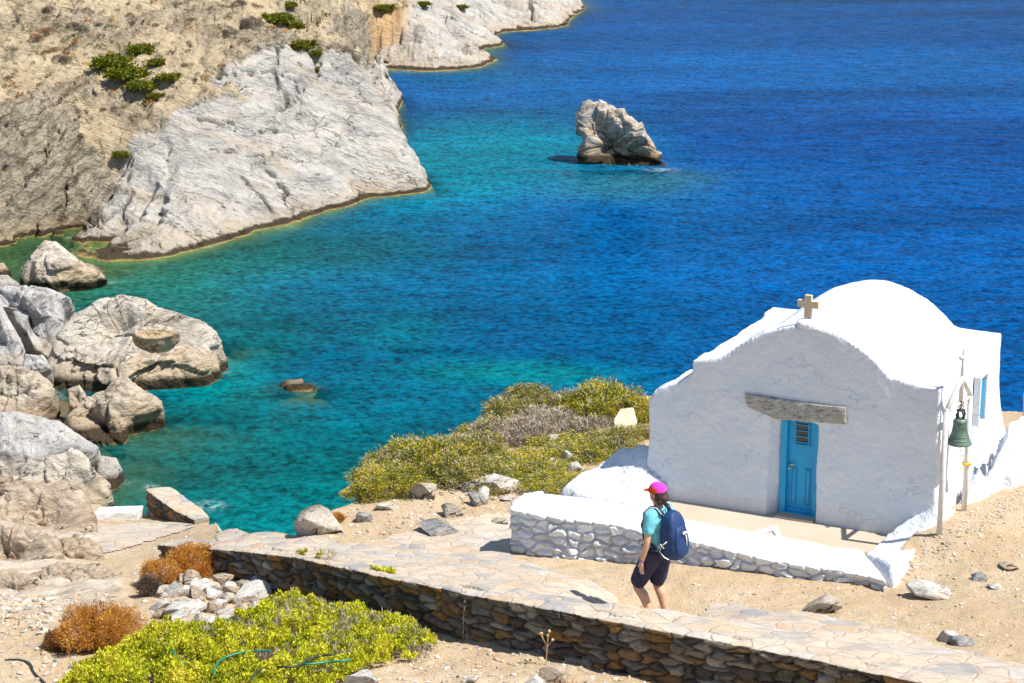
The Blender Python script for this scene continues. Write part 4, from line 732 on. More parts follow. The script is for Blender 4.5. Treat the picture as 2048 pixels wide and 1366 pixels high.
# ================================================================ CHAPEL
UD = np.array([-.894, .448, 0]); UD /= np.linalg.norm(UD); VD = np.array([.448, .894, 0]); VD /= np.linalg.norm(VD)
ORG = at_z(1864, 1082, TZ)         # front right corner at the floor
def FZ(px, py, dv=0):              # pixel on the facade plane -> (u, z)
    p = at_plane(px, py, ORG + VD * dv, VD) - ORG; return float(p @ UD), float(p[2])
def CH(u, v, z): return ORG + UD * u + VD * v + np.array([0, 0, z])
top = [(1858, 775), (1815, 764), (1781, 755), (1757, 728), (1727, 701), (1683, 672), (1655, 660), (1633, 654), (1594, 652), (1562, 656), (1521, 667), (1485, 686), (1462, 704), (1446, 715), (1415, 719), (1384, 721), (1384, 742), (1352, 766), (1325, 775), (1308, 782), (1299, 800)]
prof = [FZ(*p) for p in top]; UL = FZ(1296, 980)[0]
for t in np.linspace(2, 5, 61):
    if proj(CH(0, t, prof[0][1]))[0] > 2003: break
LEN = float(t); print('chapel: width', UL, 'len', LEN, 'apex', max(p[1] for p in prof), 'shoulder', prof[0][1])
dl, dr = FZ(1553, 1003)[0], FZ(1631, 1003)[0]; dtop = FZ(1592, 842)[1]; print('door', dl, dr, dtop)
TH = .42
ch = empty('chapel', tuple(ORG + UD * UL / 2 + VD * LEN / 2)); CO = np.array(ch.location)
tag(ch, 'small whitewashed barrel roofed chapel with a bright blue door', 'chapel')
def part(name, me, mat, parent=ch):
    V = getV(me) - CO; setV(me, V); return link(name, me, mat, parent)
mb = MB(); base = -.35
fz = lambda u: float(np.interp(u, [p[0] for p in prof], [p[1] for p in prof]))
us = sorted(set([p[0] for p in prof]))
def wallpiece(u0, u1, z0, v0=0, v1=TH, ztop=None):
    uu = [u0] + [u for u in us if u0 + .01 < u < u1 - .01] + [u1]
    poly = [CH(u0, v0, z0), CH(u1, v0, z0)] + [CH(u, v0, (fz(u) if ztop is None else ztop)) for u in uu[::-1]]
    mb.prism(poly, VD * (v1 - v0))
ULs = FZ(1384, 742)[0]
lin_b = dtop + .0
wallpiece(0, dr, base); wallpiece(dl + .13, ULs, base); wallpiece(dl - .02, dl + .15, dtop + .03); mb.prism([CH(dl, TH, base), CH(dl, .17, base), CH(dl + .14, 0, base), CH(dl + .15, TH, base)], (0, 0, dtop + .04 - base)); wallpiece(dr - .03, dl + .03, lin_b)
uu = [ULs, FZ(1352, 766)[0], FZ(1325, 775)[0], FZ(1308, 782)[0], FZ(1299, 800)[0]]; zz = [FZ(1384, 744)[1], FZ(1352, 766)[1], FZ(1325, 775)[1], FZ(1308, 782)[1], FZ(1299, 800)[1]]
mb.prism([CH(ULs - .1, 0, base), CH(UL, 0, base)] + [CH(a, 0, b) for a, b in zip(uu[::-1], zz[::-1])] + [CH(ULs - .1, 0, zz[0])], VD * TH)
sh = prof[0][1] - .03; shl = fz(ULs - .02) - .03
mb.box(CH(.19, LEN / 2 + .1, (sh + base) / 2), (.38, LEN - .2, sh - base), rot=np.c_[UD, VD, [0, 0, 1]])
mb.box(CH(ULs - .19, LEN / 2 + .1, (shl + base) / 2), (.38, LEN - .2, shl - base), rot=np.c_[UD, VD, [0, 0, 1]])
mb.box(CH(ULs / 2, LEN - .2, (sh + base) / 2), (ULs, .4, sh - base), rot=np.c_[UD, VD, [0, 0, 1]])
mb.box(CH((ULs + UL) / 2, .75, (zz[2] - .12 + base) / 2), (UL - ULs, 1.2, zz[2] - .12 - base), rot=np.c_[UD, VD, [0, 0, 1]])
me = remeshed(mb, .026, 2, .5); V = getV(me); N_ = getN(me)
loc = V - ORG; u = loc @ UD; v = loc @ VD; z = loc[:, 2]
fl = (.10 + .16 * sstep(LEN - 1.2, LEN, v)) * np.clip(1 - z / (1.0 + .5 * sstep(LEN - 1.2, LEN, v)), 0, 1.3) ** 2      # the walls flare out towards the foot
V += -UD * (fl * sstep(.5, 0, u))[:, None] + UD * (fl * .7 * sstep(UL - .5, UL, u))[:, None] - VD * (fl * .30 * sstep(.06, 0, v))[:, None] + VD * (fl * sstep(LEN - .4, LEN, v))[:, None]
q = V - ORG; V += N_ * (.035 * fbm(q * 1.2, 3, 5) + .010 * fbm(q * 4, 3, 6) + .004 * fbm(q * 12, 3, 8))[:, None]
setV(me, V); part('wall', me, M['white'])
# roof: flat shoulders and barrel vault
mb = MB(); uL0 = FZ(1384, 720)[0]
vault = [p for p in prof if p[0] <= uL0 + .001]
poly = [CH(u_, .12, z_ - (.05 if i not in (0,) else .02)) for i, (u_, z_) in enumerate(vault)]; zlow = min(p[1] for p in vault) - .35
poly = [CH(0.03, .12, zlow)] + poly + [CH(uL0 - .03, .12, zlow)]
poly[1] = CH(.03, .12, prof[0][1] - .04); poly[-2] = CH(uL0 - .03, .12, vault[-1][1] - .04)
mb.prism(poly[::-1], VD * (LEN - .14)); me = remeshed(mb, .03, 6, .5); V = getV(me); N_ = getN(me); q = V - ORG
V += N_ * (.030 * fbm(q * .9, 3, 15) + .008 * fbm(q * 5, 3, 16))[:, None]; setV(me, V); part('roof', me, M['white'])
# lintel stone
M['lintel'] = rock_mat('lintel_granite', c4(.56, .53, .47), c4(.42, .40, .35), c4(.22, .20, .17), c4(.5, .40, .28), 12, .3, (.1, .2, .5), waterline=False)
lp = [FZ(a, b) for a, b in [(1490, 785), (1560, 796), (1630, 806), (1694, 813), (1694, 847), (1660, 846), (1600, 841), (1550, 836), (1520, 823), (1495, 812)]]
mb = MB(); mb.prism([CH(a, -.045, b) for a, b in lp[::-1]], VD * .3); me = remeshed(mb, .014, 2); V = getV(me); V += getN(me) * (.012 * fbm((V - ORG) * 9, 4, 3))[:, None]; setV(me, V); part('lintel', me, M['lintel'])
# door
dv = .16; M['blue'] = plain('blue_door_paint', c4(.0, .34, .64), .4, noise=.12, nsc=6, bump=.15); M['glass'] = plain('dark_glass', c4(.05, .045, .04), .15); M['brass'] = plain('brass', c4(.75, .55, .2), .3, 1)
rotC = np.c_[UD, VD, [0, 0, 1]]
mb = MB(); W_ = dl - dr
cu = (dl + dr) / 2; mb.box(CH(cu, dv + .03, dtop / 2), (W_ - .12, .04, dtop + .1), rot=rotC)
for (a, b) in ((cu + .055, cu + .125), (cu - .125, cu - .055)):
    for (c0, c1, z0, z1) in ((a, a + .008, .14, .62), (b - .008, b, .14, .62), (a, b, .14, .148), (a, b, .612, .62)): mb.box(CH((c0 + c1) / 2, dv + .005, (z0 + z1) / 2), (c1 - c0, .018, z1 - z0), rot=rotC)
    mb.box(CH((a + b) / 2, dv + .008, .38), (b - a - .035, .016, .44), rot=rotC)
mb.box(CH(cu, dv + .004, .06), (W_ - .12, .02, .05), rot=rotC)
me = mb.mesh('door'); door = part('door', me, M['blue']); door['label'] = 'bright blue panelled wooden door'
mb = MB()
for a in (dl - .035, dr + .035): mb.box(CH(a, dv - .01, dtop / 2), (.075, .09, dtop + .1), rot=rotC)
mb.box(CH(cu, dv - .01, .012), (W_ - .15, .09, .05), rot=rotC)
fr = part('frame', mb.mesh('door_frame'), M['blue'], ch)
g_z0, g_z1 = dtop - .33, dtop - .07
mb = MB(); mb.box(CH(cu, dv + .006, (g_z0 + g_z1) / 2), (.16, .012, g_z1 - g_z0), rot=rotC); part('glass_pane', mb.mesh('glass_pane'), M['glass'], door)
mb = MB()
for k in range(4): mb.box(CH(cu, dv - .012, g_z0 + .015 + k * .075), (.22, .012, .010), rot=rotC)
for a in (-.085, .085): mb.box(CH(cu + a, dv - .004, (g_z0 + g_z1) / 2), (.014, .02, g_z1 - g_z0 + .03), rot=rotC)
mb.box(CH(cu, dv - .005, g_z0 - .02), (.21, .025, .012), rot=rotC); part('grille', mb.mesh('grille'), M['blue'], door)
mb = MB(); hz = .66; mb.tube([CH(dl - .1, dv + .01, hz), CH(dl - .1, dv - .03, hz)], .008); mb.tube([CH(dl - .095, dv - .03, hz), CH(dl - .18, dv - .03, hz - .005)], .008); mk_ = MB(); mk_.box(CH(dl - .1, dv + .005, hz - .07), (.02, .02, .02), rot=rotC); part('keyhole', mk_.mesh('keyhole'), M['brass'], door)
part('handle', mb.mesh('handle', True), M['brass'], door)
mb = MB(); mb.box(CH(cu, .05, .0), (W_ - .02, .25, .05), rot=rotC); part('threshold', mb.mesh('threshold'), M['terrace'], ch)
# side window with a blue shutter
wu = -.0
wc = at_plane(1957, 792, ORG + UD * (-.02), UD); vw = float((wc - ORG) @ VD); zw_ = float(wc[2] - ORG[2])
zb_ = float((at_plane(1957, 830, ORG, UD) - ORG)[2]); zt_ = float((at_plane(1957, 752, ORG, UD) - ORG)[2])
mb = MB(); mb.box(CH(-.022, vw, (zb_ + zt_) / 2), (.03, .30, zt_ - zb_), rot=rotC); win = part('window', mb.mesh('window'), M['blue'])
mb = MB(); 
for a in (-.17, .17): mb.box(CH(-.045, vw + a, (zb_ + zt_) / 2), (.09, .05, zt_ - zb_ + .1), rot=rotC)
mb.box(CH(-.045, vw, zt_ + .03), (.09, .3, .05), rot=rotC); me = remeshed(mb, .012, 4); part('window_surround', me, M['white'], win)
# cross
M['cross'] = plain('sandstone_cross', c4(.62, .49, .33), .8, noise=.12, nsc=14, bump=.3)
cc = FZ(1617, 611, .1); s_ = .01
e1 = FZ(1638, 611, .1)[0]; w_ = abs(cc[0] - e1)
mb = MB(); z0c = FZ(1617, 638, .1)[1]; z1c = FZ(1617, 590, .1)[1]
mb.box(CH(cc[0], .1, (z0c + .02 + z1c) / 2), (.085, .06, z1c - z0c - .02), rot=rotC); mb.box(CH(cc[0] + w_ / 2 + .021, .1, cc[1] + .02), (w_ - .042, .06, .085), rot=rotC); mb.box(CH(cc[0] - w_ / 2 - .021, .1, cc[1] + .02), (w_ - .042, .06, .085), rot=rotC)
part('cross', mb.mesh('cross'), M['cross'])
mb = MB(); mb.ball(CH(cc[0], .1, max(p[1] for p in prof) - .0), (.15, .12, .075)); mb.tube([CH(cc[0], .1, z0c + .03), CH(cc[0], .1, z0c - .08)], .03); me = remeshed(mb, .012, 4); part('cross_base', me, M['white'])
# white apron of washed rubble along the right side and the left slope
def mound(name, pxz, label, seed, mat, amp=.03, cell=None, res=.03, extra=None, dep=.05, cat='wall'):
    P = np.array([at_z(*p) for p in pxz]); t = TPS(np.r_[P, extra] if extra is not None else P, 1e-3); ring = P[:RINGN] if False else P
    return P, t
def washed_mound(name, ring, inner, label, seed, cat, stones=None, res=.028, drop=.35, mask=None):
    Rg = np.array([at_z(*p) for p in ring]); In = np.array([at_z(*p) for p in inner]); t = TPS(np.r_[Rg, In], 1e-3)
    lo, hi = Rg[:, :2].min(0) - .2, Rg[:, :2].max(0) + .2; xs = np.arange(lo[0], hi[0], res); ys = np.arange(lo[1], hi[1], res); X, Y = np.meshgrid(xs, ys); q = np.c_[X.ravel(), Y.ravel()]
    sd = polysd(q, Rg[:, :2]) + .05 * fbm(np.c_[q * 4, q[:, :1] * 0], 3, seed) * 2; z = t(q)
    uv = q / np.array([.20, .13]); uv = uv + .3 * np.c_[fbm(np.c_[uv, uv[:, :1] * 0], 2, seed + 1), fbm(np.c_[uv, uv[:, :1] * 0 + 3], 2, seed + 2)]; F1, F2, ID, _ = worley(uv, seed); e = F2 - F1
    PPx = proj(np.c_[q, z]); mk = np.ones(len(q)) * .15 if stones is None else np.maximum(.12, sstep(-14, 14, polysd(PPx, stones)))
    z = z + mk * (.065 * sstep(0, .25, e) * (.4 + ID) - .03) + .008 * fbm(np.c_[q * 5, q[:, :1] * 0], 3, seed + 4)
    z = z - drop * sstep(.09, -.03, sd)
    F = grid_faces(len(ys), len(xs)); F = F[(sd[F] > -.06).all(1)]; used, inv = np.unique(F, return_inverse=True); V = np.c_[q, z][used]; nT = len(V)
    org = np.array([V[:, 0].mean(), V[:, 1].mean(), V[:, 2].min()]); me = mesh_np(name, V - org, inv.reshape(F.shape))
    bm = bmesh.new(); bm.from_mesh(me); be = [e_ for e_ in bm.edges if e_.is_boundary]; r = bmesh.ops.extrude_edge_only(bm, edges=be)
    for v_ in r['geom']:
        if isinstance(v_, bmesh.types.BMVert): v_.co.z = -.3
    bm.to_mesh(me); bm.free(); me.polygons.foreach_set('use_smooth', np.full(len(me.polygons), True))
    return tag(link(name, me, M['white_stone'], loc=tuple(org)), label, cat)
washed_mound('whitewashed_bank', [(1718, 1103, 9.93), (1788, 1164, 9.93), (1828, 1116, 10.03), (1868, 1046, 10.16), (1932, 1003, 10.2), (1994, 972, 10.24), (2060, 955, 10.3), (2200, 900, 10.35), (2200, 780, 10.95), (2048, 815, 10.95), (1960, 895, 10.8), (1880, 960, 10.60), (1822, 1006, 10.30), (1765, 1055, 9.99)],
             [(1850, 1015, 10.27), (1950, 960, 10.42), (2040, 905, 10.6), (1760, 1110, 9.96)], 'whitewashed bank of rubble along the right side of the chapel', 201, 'wall', stones=[(1890, 1000), (1960, 930), (2048, 850), (2200, 780), (2200, 960), (2000, 975)])
washed_mound('whitewashed_slope', [(1112, 975, 9.95), (1150, 945, 10.05), (1193, 922, 10.15), (1240, 890, 10.35), (1275, 884, 10.45), (1340, 890, 10.45), (1345, 960, 10.1), (1340, 1000, 9.9), (1280, 1015, 9.95), (1190, 1002, 9.95), (1150, 998, 9.9)],
             [(1230, 950, 10.12), (1290, 920, 10.32), (1180, 970, 10.02), (1290, 970, 10.05)], 'whitewashed stepped rubble slope at the left foot of the chapel', 211, 'wall', stones=[(1205, 1010), (1240, 960), (1310, 905), (1345, 900), (1345, 1010)], drop=.3)
mb = MB(); mb.prism([at_z(1495, 1068, TZ + .005), at_z(1552, 1052, TZ + .005), at_z(1566, 1078, TZ + .005), at_z(1556, 1077, TZ + .005), at_z(1545, 1062, TZ + .005), at_z(1510, 1072, TZ + .005)][::-1], (0, 0, .012)); mb.build('paint_marking', M['white']); tag(D.objects['paint_marking'], 'white painted angular mark on the beige terrace floor', 'marking')
# far low annex behind the chapel at the right edge
og_ = at_y(2158, 800, 27.6); zt2 = at_y(2048, 782, 27.0)[2]; mb = MB(); mb.box((og_[0], og_[1], (zt2 + 9.3) / 2), (1.2, 1.5, zt2 - 9.3), rot=rotC); me = remeshed(mb, .04, 6); V = getV(me); V += getN(me) * (.05 * fbm(V * 2, 3, 4))[:, None]; setV(me, V - og_); tag(link('low_white_wall', me, M['white'], loc=tuple(og_)), 'low white wall behind the right corner of the chapel', 'wall')
# ================================================================ BELL
M['pole'] = plain('white_painted_pipe', c4(.66, .62, .58), .5, noise=.15, nsc=12); M['bronze'] = plain('green_bronze', c4(.13, .20, .15), .55, .35, noise=.5, nsc=9, bump=.3); M['rust'] = plain('rusty_iron', c4(.30, .14, .08), .8, noise=.4, nsc=40); M['rope'] = plain('pale_rope', c4(.6, .58, .5), .9); M['yellow'] = plain('yellow_ribbon', c4(.8, .55, .03), .7)
A = hit(1878, 1069); B = hit(1928, 1021)
bell = empty('bell_stand', tuple((A + B) / 2)); tag(bell, 'white pipe frame for the bell, topped by a small cross', 'bell stand'); bo = np.array(bell.location)
At = at_y(1893, 822, A[1]); Bt = at_y(1941, 792, B[1]); Am = (A[1] + B[1]) / 2; Ap = at_y(1925, 754, Am)
def bpart(mb, name, mat, par=bell, smooth=True, o=None):
    me = mb.mesh(name, smooth); setV(me, getV(me) - bo); return link(name, me, mat, par)
for (a, b) in ((A, At), (B, Bt)): m_ = MB(); m_.tube([a - np.array([0, 0, .2]), b], .033, 16); m_.ball(b, .033); bpart(m_, 'post', M['pole'])
for t_ in (At, Bt): m_ = MB(); m_.tube([t_, Ap], .029, 14); m_.ball(Ap, .029); bpart(m_, 'brace', M['pole'])
m_ = MB(); m_.tube([At, Bt], .028, 14); bpart(m_, 'crossbar', M['pole'])
ct = at_y(1930, 699, Am); m_ = MB(); m_.tube([at_y(1921, 800, Am), Ap, ct], .026, 12); m_.tube([at_y(1922, 716, Am - .08), at_y(1935, 712, Am + .08)], .019, 10); m_.ball(at_y(1922, 716, Am - .08), .026); bpart(m_, 'cross', M['pole'])
bc = at_y(1921, 886, Am); btp = at_y(1921, 836, Am); hb = btp[2] - bc[2]; rb = 24.5 / FPX * np.linalg.norm(bc - np.array([0, 0, CAMZ]))
bl = empty('bell', tuple(btp)); tag(bl, 'green weathered bronze bell hanging in the white pipe frame', 'bell')
prf = [(.0, 1.0), (.30, 1.0), (.46, .96), (.53, .90), (.56, .75), (.60, .55), (.68, .36), (.80, .20), (.95, .08), (1.0, .02), (1.0, -.02), (.93, -.03), (.85, .06), (.62, .36), (.5, .8), (0, .9)]
m_ = MB(); m_.lathe([(r * rb, (z - 1) * hb) for r, z in prf], (0, 0, 0), 40)
for zz_, rr_ in ((.87, .55), (.30, .735), (.16, .85)): m_.lathe([(rr_ * rb - .004, (zz_ - 1) * hb - .006), (rr_ * rb + .006, (zz_ - 1) * hb), (rr_ * rb - .004, (zz_ - 1) * hb + .006)], (0, 0, 0), 40)
link('body', m_.mesh('bell_body', True), M['bronze'], bl)
M['iron'] = plain('dark_iron', c4(.05, .055, .055), .6, .5)
m_ = MB()
for a in range(4): an = a * math.pi / 2 + .4; m_.tube([(.045 * math.cos(an), .045 * math.sin(an), -.01), (.06 * math.cos(an), .06 * math.sin(an), .05), (.03 * math.cos(an), .03 * math.sin(an), .10)], .014, 8)
m_.tube([(-.05, 0, .1), (.05, 0, .1)], .014, 8); link('crown', m_.mesh('bell_crown', True), M['iron'], bl)
m_ = MB(); m_.tube([(0, 0, -hb * .3), (0, 0, -hb - .03)], .008); m_.ball((0, 0, -hb - .03), .018); link('clapper', m_.mesh('bell_clapper', True), M['iron'], bl)
m_ = MB(); zc = at_y(1921, 803, Am)[2] - btp[2]
for k in range(5):
    z_ = .11 + (zc - .11) * k / 4; rr_ = .026; tq = [(rr_ * math.cos(q) * (1 if k % 2 else 0) + (0.0), rr_ * math.cos(q) * (0 if k % 2 else 1), z_ + .032 * math.sin(q)) for q in np.linspace(0, 2 * math.pi, 12)]; m_.tube(tq, .007, 6)
link('chain', m_.mesh('bell_chain', True), M['rust'], bl)
yk = at_y(1932, 930, B[1] - .05); m_ = MB(); m_.tube([btp + np.array([0, 0, -hb - .03]), yk], .004, 6); me = m_.mesh('rope'); setV(me, getV(me) - btp); link('rope', me, M['rope'], bl)
m_ = MB(); m_.lathe([(.045, -.015), (.058, -.01), (.062, 0), (.058, .012), (.045, .016)], tuple(yk + np.array([.02, .05, 0])), 16); m_.tube([yk, yk + np.array([-.08, -.03, -.04])], .007, 6); m_.tube([yk + np.array([-.0, 0, 0]), yk + np.array([.05, -.06, .03])], .007, 6); me = m_.mesh('ribbon'); setV(me, getV(me) - yk); tag(link('ribbon', me, M['yellow'], loc=tuple(yk)), 'yellow ribbon tied round the right post of the bell frame', 'ribbon')
# ================================================================ LANDING WALL and WHITE WALL
stone_wall('landing_wall', Z3([(293, 978, 6.5), (321, 999, 6.48), (349, 1019, 6.45), (392, 1040, 6.42)]), Z3([(341, 975, 6.5), (372, 998, 6.48), (405, 1021, 6.45), (418, 1036, 6.42)]), [5.85, 6.0, 6.2, 6.2], (.22, .12), .05, M['stone_wall'], 'short stone wall with pale paved top at the landing above the water', brown, seed=44, top_col=(.56, .47, .37), step=.02)
a = at_z(188, 1046, 6.1); b = at_z(276, 1043, 6.05); m_ = MB(); dv_ = np.array([.06, .32, 0]); 
m_.prism([a, b, b + dv_, a + dv_], (0, 0, .19)); me = remeshed(m_, .015, 3); setV(me, getV(me) - a); tag(link('white_wall', me, M['white'], loc=tuple(a)), 'low plain white wall at the landing', 'wall')
# ================================================================ VEGETATION
def leafcloud(name, blobs, N, size, pal, seed=0, aspect=.45, thin=False, shell=.35, droop=0, upb=.3, rough=.18):
    rs = np.random.RandomState(seed); blobs = np.array(blobs, float); vol = blobs[:, 3] * blobs[:, 4] * blobs[:, 5]; vol = vol ** .67; ch_ = rs.choice(len(blobs), N, p=vol / vol.sum())
    d = rs.normal(size=(N, 3)); d[:, 2] = np.abs(d[:, 2]) - .15; d /= np.linalg.norm(d, axis=1)[:, None]; r = 1 - shell * rs.rand(N) ** 1.6
    n1 = fbm(d * 2.2 + ch_[:, None] * 7.1, 3, seed + 5); r = r * (1 + rough * 2 * n1)
    c = blobs[ch_, :3] + d * r[:, None] * blobs[ch_, 3:6]
    t = d * 1.0 + rs.normal(size=(N, 3)) * .55 + np.array([0, 0, upb]); t /= np.linalg.norm(t, axis=1)[:, None]
    s = np.cross(t, rs.normal(size=(N, 3))); s /= np.linalg.norm(s, axis=1)[:, None]; L = size * rs.uniform(.6, 1.4, N); Wd = L * (aspect if not thin else .10)
    V = np.stack([c - s * Wd[:, None] * .5, c + t * L[:, None] * .55 - s * Wd[:, None] * .35 * 0 + s * Wd[:, None] * .6, c + t * L[:, None] * 1.0, c + t * L[:, None] * .45 - s * Wd[:, None] * .6], 1).reshape(-1, 3)
    F = np.arange(N * 4).reshape(-1, 4); pal = np.array(pal, float); clus = fbm(c * 3.2 + 3, 2, seed + 8); pi = np.clip(((clus * .9 + .5) * len(pal) + rs.normal(size=N) * .9).astype(int), 0, len(pal) - 1)
    col = pal[pi] * rs.uniform(.7, 1.25, (N, 1)); return mesh_np(name, V, F, {'col': np.repeat(col, 4, 0)}, smooth=False)
def stems(name, blobs, n, r, col, seed):
    rs = np.random.RandomState(seed); m_ = MB(); blobs = np.array(blobs)
    for k in range(n):
        b_ = blobs[rs.randint(len(blobs))]; e = b_[:3] + rs.normal(size=3) * b_[3:6] * .45; e[2] = abs(e[2]); s0 = np.array([b_[0] * .3, b_[1] * .3, -.05]); mid = (s0 + e) / 2 + rs.normal(size=3) * .05
        m_.tube([s0, mid, e], [r, r * .7, r * .3], 5, False)
    me = m_.mesh(name); a = me.attributes.new('col', 'FLOAT_COLOR', 'POINT'); a.data.foreach_set('color', np.tile(np.array(col + (1,), np.float32), len(me.vertices))); return me
GREEN = [(.08, .10, .012), (.22, .25, .015), (.40, .39, .02), (.56, .49, .03), (.66, .47, .05)]
OLIVE = [(.07, .085, .015), (.18, .20, .02), (.32, .31, .03), (.48, .41, .05), (.46, .36, .16)]
GREY = [(.24, .17, .11), (.38, .30, .22), (.48, .40, .33), (.54, .47, .41), (.36, .32, .10)]
LIME = [(.22, .22, .04), (.36, .40, .02), (.54, .56, .025), (.68, .66, .03), (.72, .62, .08)]
ORNG = [(.26, .12, .05), (.50, .22, .05), (.68, .33, .05), (.76, .40, .06), (.60, .40, .24)]
def bl_(n, seed, R_=1., h=.6, flat=1.):
    rs = np.random.RandomState(seed); out = [(0, 0, h * .25, R_ * .7, R_ * .6, h * .75)]
    for k in range(n): a_ = rs.uniform(0, 6.28); q = rs.uniform(.35, .75) * R_; out.append((q * math.cos(a_), q * math.sin(a_) * flat, h * rs.uniform(.1, .35), R_ * rs.uniform(.25, .45), R_ * rs.uniform(.25, .45), h * rs.uniform(.4, .7)))
    return out
def proto(name, blobs, N, size, pal, seed, stemcol=(.16, .11, .07), ns=30, **kw):
    e = empty(name, (0, 0, 0)); link('foliage', leafcloud(name + '_foliage', blobs, N, size, pal, seed, **kw), M['leaf'] if not kw.get('thin') else M['twig'], e)
    if name == 'green_shrub' and N > 12000: link('twigs', leafcloud(name + '_twigs', blobs, 3800, .11, GREY, seed + 50, thin=True, shell=.45, upb=.4, rough=.35), M['twig'], e)
    link('stem', stems(name + '_stem', blobs, ns, .012, stemcol, seed), M['twig'], e); return e
P_GREEN = [proto('green_shrub', bl_(9, 300 + k, 1, .75), 19000, .05, GREEN, 310 + k, rough=.42, shell=.5) for k in range(2)]
P_OLIVE = [proto('green_shrub', bl_(9, 320 + k, 1, .7), 15000, .05, OLIVE, 330 + k, rough=.42, shell=.5) for k in range(2)]
P_GREY = [proto('dry_shrub', bl_(8, 340 + k, 1, .6), 22000, .10, GREY, 350 + k, (.3, .26, .22), 60, thin=True, shell=.6, upb=.5) for k in range(2)]
used_p = set()
def place(pr, px, py, wpx, hs, label, cat, group, seed, bv=None, hz=1.):
    P = hit(px, py, bv); rs = np.random.RandomState(seed); dist = np.linalg.norm(P - np.array([0, 0, CAMZ])); s = wpx * .5 * dist / FPX / 1.0
    key = id(pr); o = pr if key not in used_p else copy_tree(pr); used_p.add(key)
    o.location = tuple(P - np.array([0, 0, .03])); o.rotation_euler = (0, 0, rs.uniform(0, 6.28)); o.scale = (s, s, s * hs * hz); tag(o, label, cat, group); return o
bg = 'shrubs on the cliff edge left of the chapel'
spots = [  # proto, px, py, width px, height factor, label
    (P_GREEN[0], 745, 985, 90, .9, 'low green shrub tip at the lower end of the shrub bank'), (P_GREEN[1], 800, 965, 130, 1.0, 'bright green shrub above the smooth tan rock'), (P_OLIVE[0], 790, 930, 110, 1.1, 'dark olive shrub overhanging the sea at the far left of the bank'),
    (P_GREEN[0], 860, 925, 150, 1.1, 'rounded green shrub on the skyline left of the grey twigs'), (P_OLIVE[1], 930, 905, 130, 1.0, 'olive shrub on the skyline right of the rounded green one'), (P_GREY[0], 880, 955, 90, .7, 'dry grey shrub beneath the rounded green shrub'),
    (P_OLIVE[0], 950, 950, 150, .8, 'mixed olive shrub at the front of the bank above the dark stones'), (P_GREY[1], 960, 890, 110, .9, 'dry grey shrub behind the mixed olive one'), (P_GREEN[1], 1060, 935, 140, .6, 'yellow green low shrub nearest the bare dirt'), (P_OLIVE[1], 990, 865, 120, 1.0, 'olive shrub on the skyline in the middle of the bank'),
    (P_GREY[0], 1040, 870, 150, .9, 'large pale grey twiggy shrub in the middle of the bank'), (P_OLIVE[0], 1030, 830, 110, 1.1, 'dark green shrub on the skyline below the round topped one'), (P_OLIVE[1], 1068, 800, 80, 1.6, 'round topped dark shrub, the tallest against the sea'), (P_GREY[1], 1110, 850, 150, .9, 'pale grey twiggy shrub left of the leaning slab'),
    (P_OLIVE[0], 1135, 812, 100, 1.1, 'small olive shrub between the round topped one and the dense green one'), (P_GREEN[0], 1215, 818, 150, 1.15, 'dense green shrub against the sea beside the chapel'), (P_GREEN[1], 1268, 828, 90, 1.0, 'yellow green shrub touching the chapel wall'), (P_GREY[0], 1180, 850, 110, .9, 'grey twiggy shrub in front of the dense green one'),
    (P_GREEN[0], 1170, 905, 130, .7, 'green shrub above the white rubble slope'), (P_GREEN[1], 1100, 955, 120, .5, 'spreading green shrub around the white stones'), (P_OLIVE[1], 1230, 880, 120, .8, 'olive shrub below the leaning slab'), (P_GREY[1], 1010, 925, 90, .6, 'small dry grey shrub in front of the large pale one'), (P_GREEN[0], 1130, 890, 120, .7, 'green shrub behind the standing white stone'), (P_OLIVE[0], 1278, 862, 70, .9, 'narrow olive shrub against the chapel corner'), (P_GREEN[1], 1010, 950, 110, .6, 'green shrub right above the grey white slab')]
for k, (pr, a, b, w, hs, lb) in enumerate(spots): place(pr, a, b + 6, w * 1.45, hs * .62, lb, 'shrub', bg, 400 + k)
# leaning slab
a = hit(1250, 872); m_ = MB(); pp = [at_y(x, y, a[1] + dy) for x, y, dy in [(1226, 862, 0), (1264, 868, 0), (1272, 845, .1), (1264, 815, .25), (1240, 818, .25), (1228, 838, .1)]]; m_.prism(pp, (0.03, .07, -.02)); me = remeshed(m_, .012, 2); setV(me, getV(me) - a)
M['slab'] = plain('cream_slab', c4(.66, .55, .40), .9, noise=.2, nsc=7, bump=.4); tag(link('stone_slab', me, M['slab'], loc=tuple(a)), 'cream stone slab leaning in the shrubs beside the chapel', 'slab')
# orange cushion bushes in front
og2 = 'orange dry cushion bushes on the near slope'
def cushion(px, py, w, h, label, seed, N=30000, pal=ORNG):
    P = hit(px, py); dist = np.linalg.norm(P - np.array([0, 0, CAMZ])); R_ = w * .5 * dist / FPX; H_ = h * dist / FPX * 1.0
    bl = bl_(9, seed, R_, H_, .8); e = proto('cushion_bush', bl, N, .035, pal, seed, (.2, .13, .08), 40, thin=False, aspect=.16, shell=.5, upb=.4, rough=.28); e.location = tuple(P); tag(e, label, 'bush', og2)
cushion(205, 1290, 190, 84, 'round orange dry bush on bare ground at the left', 501, 42000); cushion(120, 1297, 70, 34, 'small rusty bush at the left foot of the round orange one', 505, 9000, [(.16, .07, .03), (.28, .13, .04), (.36, .18, .05)])
cushion(385, 1150, 130, 62, 'bright orange bush growing over the corner of the stone wall', 511, 30000); cushion(330, 1168, 90, 50, 'orange brown bush beside the one at the wall corner', 513, 18000); cushion(300, 1190, 50, 40, 'brown grey dry bush left of the rubble pile', 517, 9000, [(.12, .08, .06), (.24, .17, .13), (.32, .25, .20), (.36, .2, .08)])
cushion(676, 1042, 28, 16, 'tiny orange tuft between the pale brink rocks', 521, 2500)
